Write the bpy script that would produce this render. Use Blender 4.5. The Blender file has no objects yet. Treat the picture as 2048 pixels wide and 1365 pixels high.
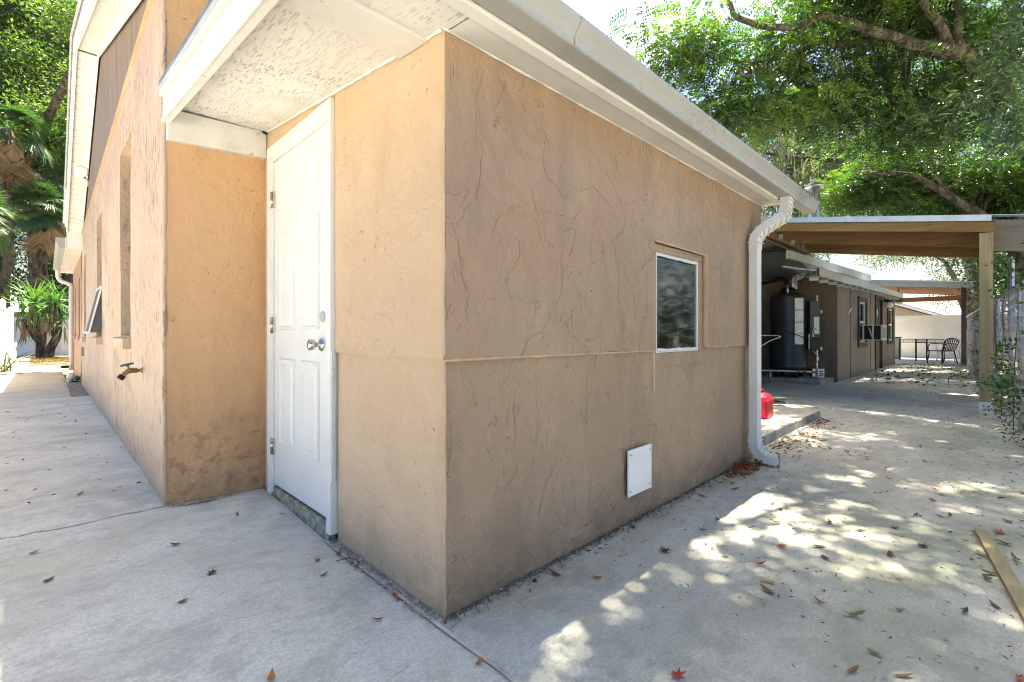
import bpy, bmesh, math, random
import numpy as np
from mathutils import Vector, Matrix, noise as mn
rnd = random.Random(7)
rng = np.random.default_rng(11)
S = bpy.context.scene
COL = S.collection
R = math.radians

# ------------------------------------------------------------------ camera, sky, sun, exposure
cam = bpy.data.cameras.new('camera')
camo = bpy.data.objects.new('camera', cam); COL.objects.link(camo)
cam.sensor_width = 36.0
cam.lens = 942.0 / 2048.0 * 36.0
cam.shift_y = -15.5 / 2048.0
cam.clip_start = 0.02; cam.clip_end = 3000
camo.location = (0, 0, 1.03)
camo.rotation_euler = (R(90), 0, R(45.38 - 90))
S.camera = camo

SUN_EL, SUN_AZ = R(76.5), R(2)          # azimuth measured from +x
w = bpy.data.worlds.new('World'); S.world = w; w.use_nodes = True
nt = w.node_tree; nt.nodes.clear()
def wn(t, **k):
    n = nt.nodes.new(t)
    for a, b in k.items(): setattr(n, a, b)
    return n
sky = wn('ShaderNodeTexSky', sky_type='NISHITA', sun_disc=False)
sky.sun_elevation = SUN_EL; sky.sun_rotation = R(90) - SUN_AZ
sky.air_density = 1.0; sky.dust_density = 8.0; sky.ozone_density = 5.0
tc = wn('ShaderNodeTexCoord'); mp = wn('ShaderNodeMapping'); mp.inputs['Scale'].default_value = (1.6, 1.6, 4.2)
mp.inputs['Location'].default_value = (2.35, 1.1, 0.9)
nz = wn('ShaderNodeTexNoise'); nz.inputs['Scale'].default_value = 2.1; nz.inputs['Detail'].default_value = 7; nz.inputs['Roughness'].default_value = .58
rp = wn('ShaderNodeValToRGB'); rp.color_ramp.elements[0].position = .60; rp.color_ramp.elements[1].position = .78
rp.color_ramp.elements[0].color = (0, 0, 0, 1); rp.color_ramp.elements[1].color = (.9, .9, .9, 1)
sepw = wn('ShaderNodeSeparateXYZ')
hz = wn('ShaderNodeMapRange'); hz.inputs['From Min'].default_value = 0.0; hz.inputs['From Max'].default_value = .16
hz.inputs['To Min'].default_value = .8; hz.inputs['To Max'].default_value = 0.0
mx = wn('ShaderNodeMath', operation='MAXIMUM')
mixc = wn('ShaderNodeMix', data_type='RGBA'); mixc.inputs['B'].default_value = (7.0, 7.3, 7.7, 1)
bg = wn('ShaderNodeBackground'); bg.inputs['Strength'].default_value = .066
wo = wn('ShaderNodeOutputWorld')
L = nt.links.new
L(tc.outputs['Generated'], mp.inputs['Vector']); L(mp.outputs[0], nz.inputs['Vector']); L(nz.outputs['Fac'], rp.inputs['Fac'])
L(tc.outputs['Generated'], sepw.inputs[0]); L(sepw.outputs['Z'], hz.inputs['Value'])
L(rp.outputs['Color'], mx.inputs[0]); L(hz.outputs[0], mx.inputs[1])
hsv = wn('ShaderNodeHueSaturation'); hsv.inputs['Saturation'].default_value = 1.7
L(mx.outputs[0], mixc.inputs['Factor']); L(sky.outputs[0], hsv.inputs['Color']); L(hsv.outputs[0], mixc.inputs['A'])
L(mixc.outputs['Result'], bg.inputs['Color']); L(bg.outputs[0], wo.inputs['Surface'])

sl = bpy.data.lights.new('sun', 'SUN'); so = bpy.data.objects.new('sun', sl); COL.objects.link(so)
sl.energy = 4.8; sl.angle = R(.55); sl.color = (1, .95, .86)
sd = Vector((math.cos(SUN_EL) * math.cos(SUN_AZ), math.cos(SUN_EL) * math.sin(SUN_AZ), math.sin(SUN_EL)))
so.rotation_euler = sd.to_track_quat('Z', 'Y').to_euler(); so.location = (0, 0, 30)
S.view_settings.view_transform = 'Standard'; S.view_settings.look = 'None'
S.view_settings.exposure = 2.7; S.view_settings.use_white_balance = True; S.view_settings.white_balance_temperature = 7450; S.view_settings.white_balance_tint = 4; S.view_settings.gamma = 1; S.view_settings.use_curve_mapping = False
S.cycles.max_bounces = 10; S.cycles.diffuse_bounces = 6; S.cycles.transparent_max_bounces = 12
S.cycles.use_denoising = True; S.cycles.filter_width = 1.1
S.cycles.sample_clamp_indirect = 6

# ------------------------------------------------------------------ materials
class Mt:
    def __init__(s, name, col=(.5, .5, .5), rough=.7, metal=0, spec=.3):
        s.m = bpy.data.materials.new(name); s.m.use_nodes = True
        s.t = s.m.node_tree; s.b = s.t.nodes['Principled BSDF']; s.o = s.t.nodes['Material Output']
        s.b.inputs['Base Color'].default_value = (*col, 1); s.b.inputs['Roughness'].default_value = rough
        s.b.inputs['Metallic'].default_value = metal; s.b.inputs['Specular IOR Level'].default_value = spec
        g = s.t.nodes.new('ShaderNodeNewGeometry'); s.pos = g.outputs['Position']; s.isl = g.outputs['Random Per Island']
        s._n = None
    def n(s, t, **k):
        x = s.t.nodes.new(t)
        for a, b in k.items(): setattr(x, a, b)
        return x
    def l(s, a, b): s.t.links.new(a, b)
    def obj(s):
        s.pos = s.n('ShaderNodeTexCoord').outputs['Object']; return s
    def vec(s, sc=(1, 1, 1), rot=(0, 0, 0), loc=(0, 0, 0)):
        m = s.n('ShaderNodeMapping'); m.inputs['Scale'].default_value = sc; m.inputs['Rotation'].default_value = rot; m.inputs['Location'].default_value = loc
        s.l(s.pos, m.inputs['Vector']); return m.outputs[0]
    def noise(s, scale=5, detail=4, sc=(1, 1, 1), rough=.55, dist=0, rot=(0, 0, 0), loc=(0, 0, 0)):
        x = s.n('ShaderNodeTexNoise'); x.inputs['Scale'].default_value = scale; x.inputs['Detail'].default_value = detail
        x.inputs['Roughness'].default_value = rough; x.inputs['Distortion'].default_value = dist
        s.l(s.vec(sc, rot, loc), x.inputs['Vector']); return x.outputs['Fac']
    def voro(s, scale=5, sc=(1, 1, 1), feat='F1', rand=1):
        x = s.n('ShaderNodeTexVoronoi', feature=feat); x.inputs['Scale'].default_value = scale; x.inputs['Randomness'].default_value = rand
        s.l(s.vec(sc), x.inputs['Vector']); return x.outputs['Distance']
    def ramp(s, fac, a, b, lo=0., hi=1.):
        x = s.n('ShaderNodeMapRange'); x.interpolation_type = 'SMOOTHSTEP'
        x.inputs['From Min'].default_value = a; x.inputs['From Max'].default_value = b
        x.inputs['To Min'].default_value = lo; x.inputs['To Max'].default_value = hi
        s.l(fac, x.inputs['Value']); return x.outputs[0]
    def math(s, op, a, b=None):
        x = s.n('ShaderNodeMath', operation=op)
        for i, v in enumerate((a, b)):
            if v is None: continue
            if isinstance(v, (int, float)): x.inputs[i].default_value = v
            else: s.l(v, x.inputs[i])
        return x.outputs[0]
    def axis(s, i):
        x = s.n('ShaderNodeSeparateXYZ'); s.l(s.pos, x.inputs[0]); return x.outputs[i]
    def mix(s, f, a, b, mode='MIX'):
        x = s.n('ShaderNodeMix', data_type='RGBA', blend_type=mode)
        for k, v in (('Factor', f), ('A', a), ('B', b)):
            if isinstance(v, (int, float)): x.inputs[k].default_value = v
            elif isinstance(v, tuple): x.inputs[k].default_value = (*v, 1)
            else: s.l(v, x.inputs[k])
        return x.outputs['Result']
    def col(s, c): s.l(c, s.b.inputs['Base Color']); return s
    def rough(s, c): s.l(c, s.b.inputs['Roughness']); return s
    def bump(s, h, st=.3, d=.01):
        x = s.n('ShaderNodeBump'); x.inputs['Strength'].default_value = st; x.inputs['Distance'].default_value = d
        s.l(h, x.inputs['Height'])
        if s._n is not None: s.l(s._n, x.inputs['Normal'])
        s._n = x.outputs[0]; s.l(s._n, s.b.inputs['Normal']); return s

MAT = {}
def simple(name, col, rough=.6, metal=0, var=.12, scale=6, bs=.1, bscale=60, bd=.003, spec=.3, grime=0., gcol=(.12, .1, .07)):
    m = Mt(name, col, rough, metal, spec)
    dk = tuple(c * (1 - var) for c in col); lt = tuple(min(1, c * (1 + var)) for c in col)
    c = m.mix(m.ramp(m.noise(scale, 6), .3, .7), dk, lt)
    if grime:
        c = m.mix(m.ramp(m.noise(scale * 2.3, 8, rough=.7), .55, .8, 0, grime), c, gcol)
    m.col(c)
    if bs: m.bump(m.noise(bscale, 4), bs, bd)
    MAT[name] = m.m; return m.m

def stucco(name, base, alt, dark, peel=0., streakz=.25, stain=0.0, lower=0.0, gloss=.55):
    m = Mt(name, base, gloss, 0, .35); LAP = {'tan_stucco_shaded': .62, 'tan_stucco': .32, 'orange_stucco': .25, 'shed_stucco': .05}.get(name, .35)
    big = m.noise(1.3, 5); c = m.mix(m.ramp(big, .35, .65), base, alt)
    # vertical grime runs
    run = m.ramp(m.noise(4, 6, sc=(1, 1, .3), rough=.6), .46, .68, 0, .42)
    c = m.mix(run, c, dark)
    blot = m.ramp(m.noise(2.2, 7, rough=.65, loc=(3, 1, 8)), .48, .72, 0, .30); c = m.mix(blot, c, alt)
    # small dark specks and chips
    sp = m.ramp(m.noise(38, 3, sc=(1, 1, .6)), .73, .78, 0, .45)
    c = m.mix(sp, c, tuple(v * .45 for v in dark))
    if stain:
        z = m.axis(2); low = m.ramp(z, .02, .32, stain, 0)
        low = m.math('MULTIPLY', low, m.ramp(m.noise(6, 6, rough=.7), .3, .6)); c = m.mix(low, c, (.13, .10, .07))
    # trowel relief: broad waves, sparse ridges, vertical runs, grain
    ridge = m.noise(7, 2, sc=(1, 1, .35), dist=1.2)
    rd = m.math('ABSOLUTE', m.math('SUBTRACT', ridge, .5)); rdg = m.ramp(rd, 0, .008, 1, 0)
    mask = m.ramp(m.noise(2.6, 4, loc=(5, 5, 2)), .48, .60)
    m.bump(m.noise(2.6, 3, sc=(1, 1, .6)), .6, .05)
    m.bump(m.noise(13, 6, rough=.62), .6, .022)
    lap = m.ramp(m.noise(3.6, 5, sc=(1, 1, .62), dist=1.1, rough=.5, loc=(2, 2, 2)), .50, .535); m.bump(lap, LAP, .007)
    lap2 = m.ramp(m.noise(9, 3, sc=(1, 1, .55), dist=.4, loc=(4, 2, 7)), .60, .64); m.bump(m.math('MULTIPLY', lap2, mask), LAP, .007)
    run2 = m.ramp(m.noise(22, 3, sc=(1, 1, .20), loc=(4, 6, 7)), .66, .72); m.bump(m.math('MULTIPLY', run2, m.ramp(m.noise(2.2, 3, loc=(6, 1, 1)), .45, .6)), LAP, .006)
    blob = m.ramp(m.noise(24, 2, loc=(1, 9, 4)), .66, .72); m.bump(m.math('MULTIPLY', blob, mask), .9, .006)
    m.bump(m.noise(60, 4, rough=.7), .3, .004)
    m.bump(m.noise(170, 3), .5, .002)
    if peel:
        ch = m.noise(30, 4, sc=(1, 1, .28), rough=.7)
        mk = m.ramp(m.noise(2.0, 4, loc=(2, 7, 1)), .36, .6)
        chip = m.math('MULTIPLY', m.ramp(ch, .56, .61), mk)
        c = m.mix(m.math('MULTIPLY', chip, peel), c, (.15, .105, .075))
        fade = m.ramp(m.noise(1.1, 4, sc=(1, 1, .4), loc=(0, 2, 6)), .4, .65, 0, .55)
        c = m.mix(fade, c, (.47, .34, .26))
        m.bump(chip, .8, -.006)
    if lower:
        z = m.axis(2); lo = m.ramp(z, .25, .75, 1, 0)
        cr = m.ramp(m.noise(15, 8, rough=.68), .40, .64)
        m.bump(m.math('MULTIPLY', lo, cr), .6, .012)
        c = m.mix(m.math('MULTIPLY', lo, m.ramp(m.noise(13, 6, rough=.65), .50, .62, 0, .45)), c, (.20, .12, .065))
    m.col(c); MAT[name] = m.m; return m.m

stucco('tan_stucco_shaded', (.33, .23, .155), (.38, .27, .185), (.22, .16, .115), stain=.45, gloss=.36)  # the tan wall paint with shade darkened into its colour
stucco('tan_stucco', (.53, .375, .25), (.58, .43, .30), (.42, .29, .18), stain=.3)
stucco('orange_stucco', (.58, .35, .185), (.61, .38, .21), (.45, .27, .14), lower=1, stain=.3)
stucco('faded_stucco', (.53, .37, .26), (.59, .44, .34), (.34, .235, .17), peel=.95, streakz=.2, stain=.25)
stucco('salmon_stucco', (.50, .26, .13), (.52, .29, .16), (.40, .24, .14), peel=.2)
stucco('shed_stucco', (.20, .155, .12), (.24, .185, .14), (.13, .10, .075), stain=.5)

def paint_white(name, col, chips=0., strands=0., dirt=0., rough=.5, dcol=(.30, .27, .2)):
    m = Mt(name, col, rough, 0, .35)
    c = m.mix(m.ramp(m.noise(2.5, 5), .35, .65), col, tuple(v * .93 for v in col))
    if dirt:
        c = m.mix(m.ramp(m.noise(4, 7, rough=.7, loc=(4, 4, 4)), .48, .75, 0, dirt), c, dcol)
    if strands:
        v = None
        h = None
        for k, ang in enumerate((.2, .8, 1.35, 1.9, 2.5, 2.95)):
            st = m.noise(30, 1, sc=(3.2, .42, .3), rot=(0, 0, ang), loc=(k * 3.1, k, 0), dist=0)
            t = m.ramp(st, .685, .72); h = t if h is None else m.math('MAXIMUM', h, t)
        mk = m.ramp(m.noise(2.2, 4, loc=(7, 7, 0)), .36, .62)
        hm = m.math('MULTIPLY', h, mk)
        c = m.mix(m.math('MULTIPLY', hm, strands), c, (.27, .23, .18)); m.bump(h, .8, .004)
        m.bump(m.noise(45, 3), .5, .003)
    if chips:
        ch = m.ramp(m.noise(16, 6, rough=.7, dist=.4), .63, .67)
        c = m.mix(m.math('MULTIPLY', ch, chips), c, (.25, .22, .18)); m.bump(ch, .5, -.002)
    m.bump(m.noise(9, 3), .15, .006)
    m.bump(m.noise(120, 3), .12, .001)
    m.col(c); MAT[name] = m.m; return m.m
paint_white('trim_white', (.75, .75, .73), dirt=.12)
paint_white('door_white', (.74, .75, .74), rough=.42, dirt=.07)
paint_white('soffit_smooth', (.74, .74, .72), dirt=.15, rough=.6)
paint_white('osb_white', (.76, .755, .74), strands=.6, dirt=.25, rough=.8)
paint_white('board_white', (.72, .72, .705), chips=.8, dirt=.3, rough=.6)
paint_white('old_white', (.62, .64, .65), chips=.9, dirt=.5, rough=.6)
paint_white('vinyl_white', (.80, .80, .78), dirt=.06, rough=.4)
paint_white('vinyl_fence', (.78, .79, .80), dirt=.10, rough=.4)
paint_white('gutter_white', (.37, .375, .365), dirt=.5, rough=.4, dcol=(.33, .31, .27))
paint_white('spout_white', (.66, .66, .645), dirt=.15, rough=.4)
paint_white('deadbolt_paint', (.42, .44, .48))
paint_white('plastic_white', (.8, .8, .8), rough=.35)

def concrete(name, base, green=0., tan=0., wall=False):
    m = Mt(name, base, .9, 0, .2)
    lt = tuple(min(1, v * 1.18) for v in base); dk = tuple(v * .72 for v in base)
    c = m.mix(m.ramp(m.noise(.9, 6, sc=(.45, 1, 1)), .35, .65), base, lt)
    c = m.mix(m.ramp(m.noise(2.3, 8, sc=(.6, 1, 1), rough=.68, loc=(3, 3, 0)), .47, .70, 0, .65), c, dk)
    c = m.mix(m.ramp(m.noise(6, 8, sc=(.5, 1, 1), rough=.75, loc=(8, 1, 0)), .58, .72, 0, .5), c, tuple(v * .5 for v in base))
    c = m.mix(m.ramp(m.noise(1.1, 5, loc=(9, 2, 0)), .50, .66, 0, .5), c, tuple(a * b for a, b in zip(base, (.86, .80, .66))))
    c = m.mix(m.ramp(m.noise(2.0, 9, sc=(.7, 1, 1), rough=.78, loc=(5, 9, 0)), .50, .60, 0, .55), c, tuple(v * .58 for v in base))
    c = m.mix(m.ramp(m.noise(7, 9, sc=(.6, 1, 1), rough=.8, loc=(2, 6, 0)), .50, .60, 0, .5), c, tuple(v * .66 for v in base))
    c = m.mix(m.ramp(m.noise(11, 9, sc=(.5, 1, 1), rough=.82, loc=(4, 4, 0)), .60, .66, 0, .6), c, tuple(v * .35 for v in base))
    c = m.mix(m.ramp(m.noise(1.6, 10, rough=.8, loc=(7, 3, 0), dist=.5), .55, .62, 0, .38), c, tuple(v * .5 for v in base))
    c = m.mix(m.ramp(m.noise(3.1, 8, rough=.75, loc=(1, 5, 0)), .56, .64, 0, .45), c, lt)
    c = m.mix(m.ramp(m.noise(90, 6, rough=.85), .40, .62, 0, .6), c, tuple(v * .62 for v in base))
    c = m.mix(m.ramp(m.noise(34, 6, sc=(.5, 1, 1), rough=.75), .50, .70, 0, .45), c, tuple(v * .62 for v in base))
    sp = m.ramp(m.noise(75, 2), .72, .76, 0, .7); c = m.mix(sp, c, (.09, .08, .07))
    if green:
        y = m.axis(1); mk = m.ramp(y, .0, 1.15, 1, 0)
        g = m.math('MULTIPLY', mk, m.ramp(m.noise(1.3, 7, rough=.65, loc=(1, 4, 0)), .42, .64))
        c = m.mix(m.math('MULTIPLY', g, green), c, (.22, .25, .17))
    if tan:
        y = m.axis(1)
        t = m.math('MULTIPLY', m.ramp(y, 1.12, 1.34), m.ramp(m.noise(4, 6, rough=.7, sc=(.4, 1, 1)), .38, .6))
        x = m.axis(0)
        t = m.math('MULTIPLY', t, m.ramp(x, 4.2, 4.5, 1, 0))
        c = m.mix(m.math('MULTIPLY', t, tan), c, (.34, .235, .13))
    # fine meandering cracks
    cr = m.voro(.55, feat='DISTANCE_TO_EDGE', sc=(1, .8, 0))
    m.bump(m.noise(3.5, 6, sc=(.4, 1, 1), rough=.6), .5, .03)
    m.bump(m.noise(24, 6, sc=(.6, 1, 1), rough=.7), .6, .012)
    m.bump(m.noise(85, 5, sc=(.6, 1, 1), rough=.75), .8, .007)
    m.col(c); MAT[name] = m.m; return m.m
concrete('concrete_light', (.65, .625, .55), tan=0)
concrete('concrete_drive', (.55, .535, .475), green=.6, tan=.6)
concrete('concrete_path', (.53, .50, .44))
simple('concrete_raw', (.30, .29, .26), .95, var=.3, bs=.6, bscale=30, bd=.01, grime=.5)
simple('dirt', (.12, .10, .075), .95, var=.35, bs=.7, bscale=18, bd=.03)

def wood(name, base, axis=0, dk=.55, knots=.5, rough=.7, cath=0.):
    m = Mt(name, base, rough, 0, .25)
    sc = [22, 22, 22]; sc[axis] = .9
    g = m.noise(1, 5, sc=tuple(sc), rough=.6, dist=cath)
    sc2 = [7, 7, 7]; sc2[axis] = .55
    wv = m.n('ShaderNodeTexWave', wave_type='BANDS'); wv.bands_direction = 'X' if axis != 0 else 'Y'
    wv.inputs['Scale'].default_value = 1.0; wv.inputs['Distortion'].default_value = 6 + 6 * cath; wv.inputs['Detail'].default_value = 2; wv.inputs['Detail Scale'].default_value = .8
    m.l(m.vec(tuple(sc2)), wv.inputs['Vector'])
    d = tuple(v * dk for v in base)
    c = m.mix(m.ramp(g, .35, .7), base, d)
    c = m.mix(m.ramp(wv.outputs['Fac'], .55, 1, 0, .45), c, d)
    sk = [6, 6, 6]; sk[axis] = 1.6
    kn = m.ramp(m.voro(1.0, tuple(sk)), .05, .13, knots, 0); c = m.mix(kn, c, tuple(v * .22 for v in base))
    c = m.mix(m.ramp(m.noise(1.6, 5, loc=(2, 2, 2)), .5, .75, 0, .35), c, tuple(v * .6 for v in base))
    oi = m.n('ShaderNodeObjectInfo').outputs['Random']; c = m.mix(m.ramp(oi, 0, 1, 0, .55), c, tuple(v * .5 for v in base))
    m.bump(g, .25, .002); m.col(c); MAT[name] = m.m; return m.m
wood('wood_beam', (.42, .26, .115), 1, knots=.8)
wood('wood_beam_shaded', (.30, .18, .085), 1, knots=.6)  # beam wood darkened, its tone standing in for shadow between joists
wood('wood_post', (.60, .47, .27), 2, knots=.6, cath=.5)
wood('wood_offcut', (.50, .42, .24), 0, knots=.5)
wood('wood_old', (.16, .135, .12), 2, knots=.3)
wood('wood_reddish', (.30, .14, .075), 1, knots=.3)
wood('wood_grey', (.34, .30, .25), 0, knots=.4)
def siding_mat():
    m = Mt('brown_siding', (.24, .18, .15), .75, 0, .2)
    g = m.noise(1, 5, sc=(30, 30, .7)); c = m.mix(m.ramp(g, .35, .7), (.30, .235, .20), (.19, .14, .115))
    c = m.mix(m.ramp(m.noise(1, 4, sc=(6, 6, .5)), .4, .7, 0, .6), c, (.25, .24, .27))
    m.bump(g, .3, .003); m.col(c); MAT['brown_siding'] = m.m
siding_mat()
simple('metal_galv', (.55, .57, .58), .32, .85, var=.1, scale=4, bs=.05)
simple('metal_roof', (.35, .36, .38), .42, .6, var=.15, scale=3, bs=.05, grime=.2)
simple('metal_flashing', (.62, .66, .70), .35, .5, var=.1, bs=.05)
simple('nickel', (.55, .52, .48), .22, 1, var=.05, bs=0)
simple('brass_old', (.32, .2, .1), .45, .8, var=.3, scale=40, bs=.1)
simple('tap_green', (.03, .14, .10), .4, .2, var=.1, scale=30, bs=0)
simple('heater_grey', (.065, .068, .074), .33, .45, var=.1, scale=3, bs=.03)
simple('black_paint', (.015, .015, .017), .4, .1, var=.1, bs=0)
simple('dark_brown_trim', (.06, .045, .035), .6, 0, var=.15, bs=.1)
simple('steel_pipe', (.5, .5, .5), .3, .9, var=.1, bs=0)
simple('red_plastic', (.42, .012, .03), .35, 0, var=.1, scale=12, bs=.05)
simple('lamp_glass', (.75, .74, .66), .2, 0, var=.03, bs=0)
simple('wire_galv', (.36, .36, .40), .5, .6, var=.25, scale=9, bs=0)
simple('far_wall', (.45, .40, .37), .9, 0, var=.06, bs=.05)
simple('far_roof', (.20, .17, .15), .9, 0, var=.15, bs=.2)
simple('shingle', (.19, .19, .19), .95, 0, var=.2, bs=.5)
simple('ac_metal', (.66, .64, .58), .5, .1, var=.08, bs=.05, grime=.25)
simple('utility_grey', (.33, .38, .37), .6, .1, var=.08, bs=.05)
simple('interior_dark', (.09, .085, .08), .9, 0, var=.2, bs=.1)
simple('screen_mesh', (.10, .105, .12), .7, 0, var=.1, bs=.3, bscale=300)
simple('threshold', (.33, .31, .24), .9, 0, var=.4, scale=20, bs=.6, bscale=40, bd=.01, grime=.7, gcol=(.05, .05, .035))
simple('tin', (.6, .6, .6), .25, 1, var=.1, bs=0)
simple('render_white', (.60, .585, .57), .85, 0, var=.06, scale=1.5, bs=.15, grime=.15)
simple('mortar', (.50, .43, .355), .95, 0, var=.25, scale=12, bs=.8, bscale=60, bd=.006)
simple('crumb', (.34, .32, .28), .95, 0, var=.35, scale=30, bs=.7, bscale=60, bd=.01)
simple('gravel', (.30, .275, .25), .95, 0, var=.4, scale=30, bs=.4, bscale=60)
simple('mulch', (.13, .085, .055), .95, 0, var=.4, scale=20, bs=.6, bscale=40, bd=.02)
def label_mat():
    m = Mt('printed_label', (.7, .7, .68), .5)
    x = m.n('ShaderNodeTexBrick'); x.inputs['Scale'].default_value = 1; x.inputs['Mortar Size'].default_value = .006
    x.inputs['Brick Width'].default_value = .055; x.inputs['Row Height'].default_value = .018
    x.inputs['Color1'].default_value = (.42, .42, .42, 1); x.inputs['Color2'].default_value = (.80, .80, .78, 1); x.inputs['Mortar'].default_value = (.86, .86, .84, 1)
    m.l(m.vec((1.4, 1, 1), rot=(R(90), 0, 0)), x.inputs['Vector'])
    m.col(m.mix(m.ramp(m.noise(9, 2), .45, .6, 0, .8), x.outputs['Color'], (.7, .7, .68))); MAT['printed_label'] = m.m
label_mat()
def glass_mat(name, tint, ior_gloss=.25, trans=.6):
    m = Mt(name, tint, .03, 0, .8)
    gl = m.n('ShaderNodeBsdfGlossy'); gl.inputs['Roughness'].default_value = .06; gl.inputs['Color'].default_value = (.9, .95, 1, 1)
    tr = m.n('ShaderNodeBsdfTransparent'); tr.inputs['Color'].default_value = (*tint, 1)
    fr = m.n('ShaderNodeLayerWeight'); fr.inputs['Blend'].default_value = ior_gloss
    ad = m.math('ADD', m.math('MULTIPLY', fr.outputs['Facing'], .24), .05)
    ms = m.n('ShaderNodeMixShader'); m.l(ad, ms.inputs[0]); m.l(tr.outputs[0], ms.inputs[1]); m.l(gl.outputs[0], ms.inputs[2])
    m.l(ms.outputs[0], m.o.inputs['Surface']); MAT[name] = m.m
glass_mat('window_glass', (.55, .6, .6))
def leaf_mat(name, a, b, c3, tr=.35, rough=.45, spec=.4):
    m = Mt(name, a, rough, 0, spec)
    f = m.ramp(m.isl, 0, 1)
    c = m.mix(f, a, b); c = m.mix(m.ramp(m.noise(.8, 3), .45, .65), c, c3)
    m.col(c)
    t = m.n('ShaderNodeBsdfTranslucent'); m.l(m.mix(1.0, c, (1.3, 1.5, .5), 'MULTIPLY'), t.inputs['Color'])
    ms = m.n('ShaderNodeMixShader'); ms.inputs[0].default_value = tr
    m.l(m.b.outputs[0], ms.inputs[1]); m.l(t.outputs[0], ms.inputs[2]); m.l(ms.outputs[0], m.o.inputs['Surface'])
    MAT[name] = m.m
leaf_mat('leaf_bright', (.065, .145, .028), (.022, .060, .020), (.12, .20, .035), tr=.42, rough=.32, spec=.6)
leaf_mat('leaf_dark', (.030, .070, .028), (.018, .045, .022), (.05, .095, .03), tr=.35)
leaf_mat('leaf_oak', (.055, .095, .03), (.022, .048, .018), (.09, .12, .04), tr=.35, rough=.35, spec=.5)
leaf_mat('leaf_left', (.08, .14, .04), (.04, .085, .028), (.13, .19, .05), tr=.4)
leaf_mat('leaf_blue', (.05, .11, .06), (.03, .07, .045), (.08, .14, .065), tr=.3, rough=.3, spec=.7)
leaf_mat('palm_green', (.05, .11, .05), (.035, .08, .04), (.07, .13, .05), tr=.25)
leaf_mat('palm_dead', (.34, .25, .16), (.22, .155, .10), (.40, .31, .22), tr=.15, rough=.8)
leaf_mat('yucca_green', (.09, .21, .05), (.06, .15, .05), (.13, .25, .06), tr=.25)
leaf_mat('moss', (.24, .245, .225), (.13, .135, .12), (.34, .34, .31), tr=.3, rough=.9)
leaf_mat('grass', (.10, .16, .04), (.15, .17, .06), (.07, .11, .03), tr=.3)
leaf_mat('dry_red', (.42, .035, .02), (.34, .05, .025), (.50, .09, .04), tr=.2)
leaf_mat('dry_brown', (.17, .075, .03), (.12, .06, .03), (.26, .13, .055), tr=.15, rough=.6)
leaf_mat('dry_orange', (.42, .17, .06), (.36, .14, .05), (.48, .25, .10), tr=.2)
leaf_mat('dry_dark', (.045, .04, .03), (.06, .045, .03), (.03, .03, .025), tr=.05, rough=.7)
leaf_mat('dry_yellow', (.42, .38, .17), (.34, .32, .15), (.45, .42, .24), tr=.2)
leaf_mat('dry_green', (.13, .17, .05), (.10, .13, .05), (.18, .2, .08), tr=.2)
def bark_mat(name, a, b):
    m = Mt(name, a, .95, 0, .15)
    n1 = m.noise(7, 6, sc=(1, 1, .35), rough=.7, dist=.6)
    m.col(m.mix(m.ramp(n1, .4, .62), b, a)); m.bump(n1, .9, .04); m.bump(m.noise(40, 4), .4, .01); MAT[name] = m.m
bark_mat('bark', (.17, .145, .12), (.045, .038, .032)); bark_mat('bark_pale', (.36, .32, .27), (.14, .12, .10)); bark_mat('bark_palm', (.12, .095, .07), (.035, .03, .025))

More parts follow.
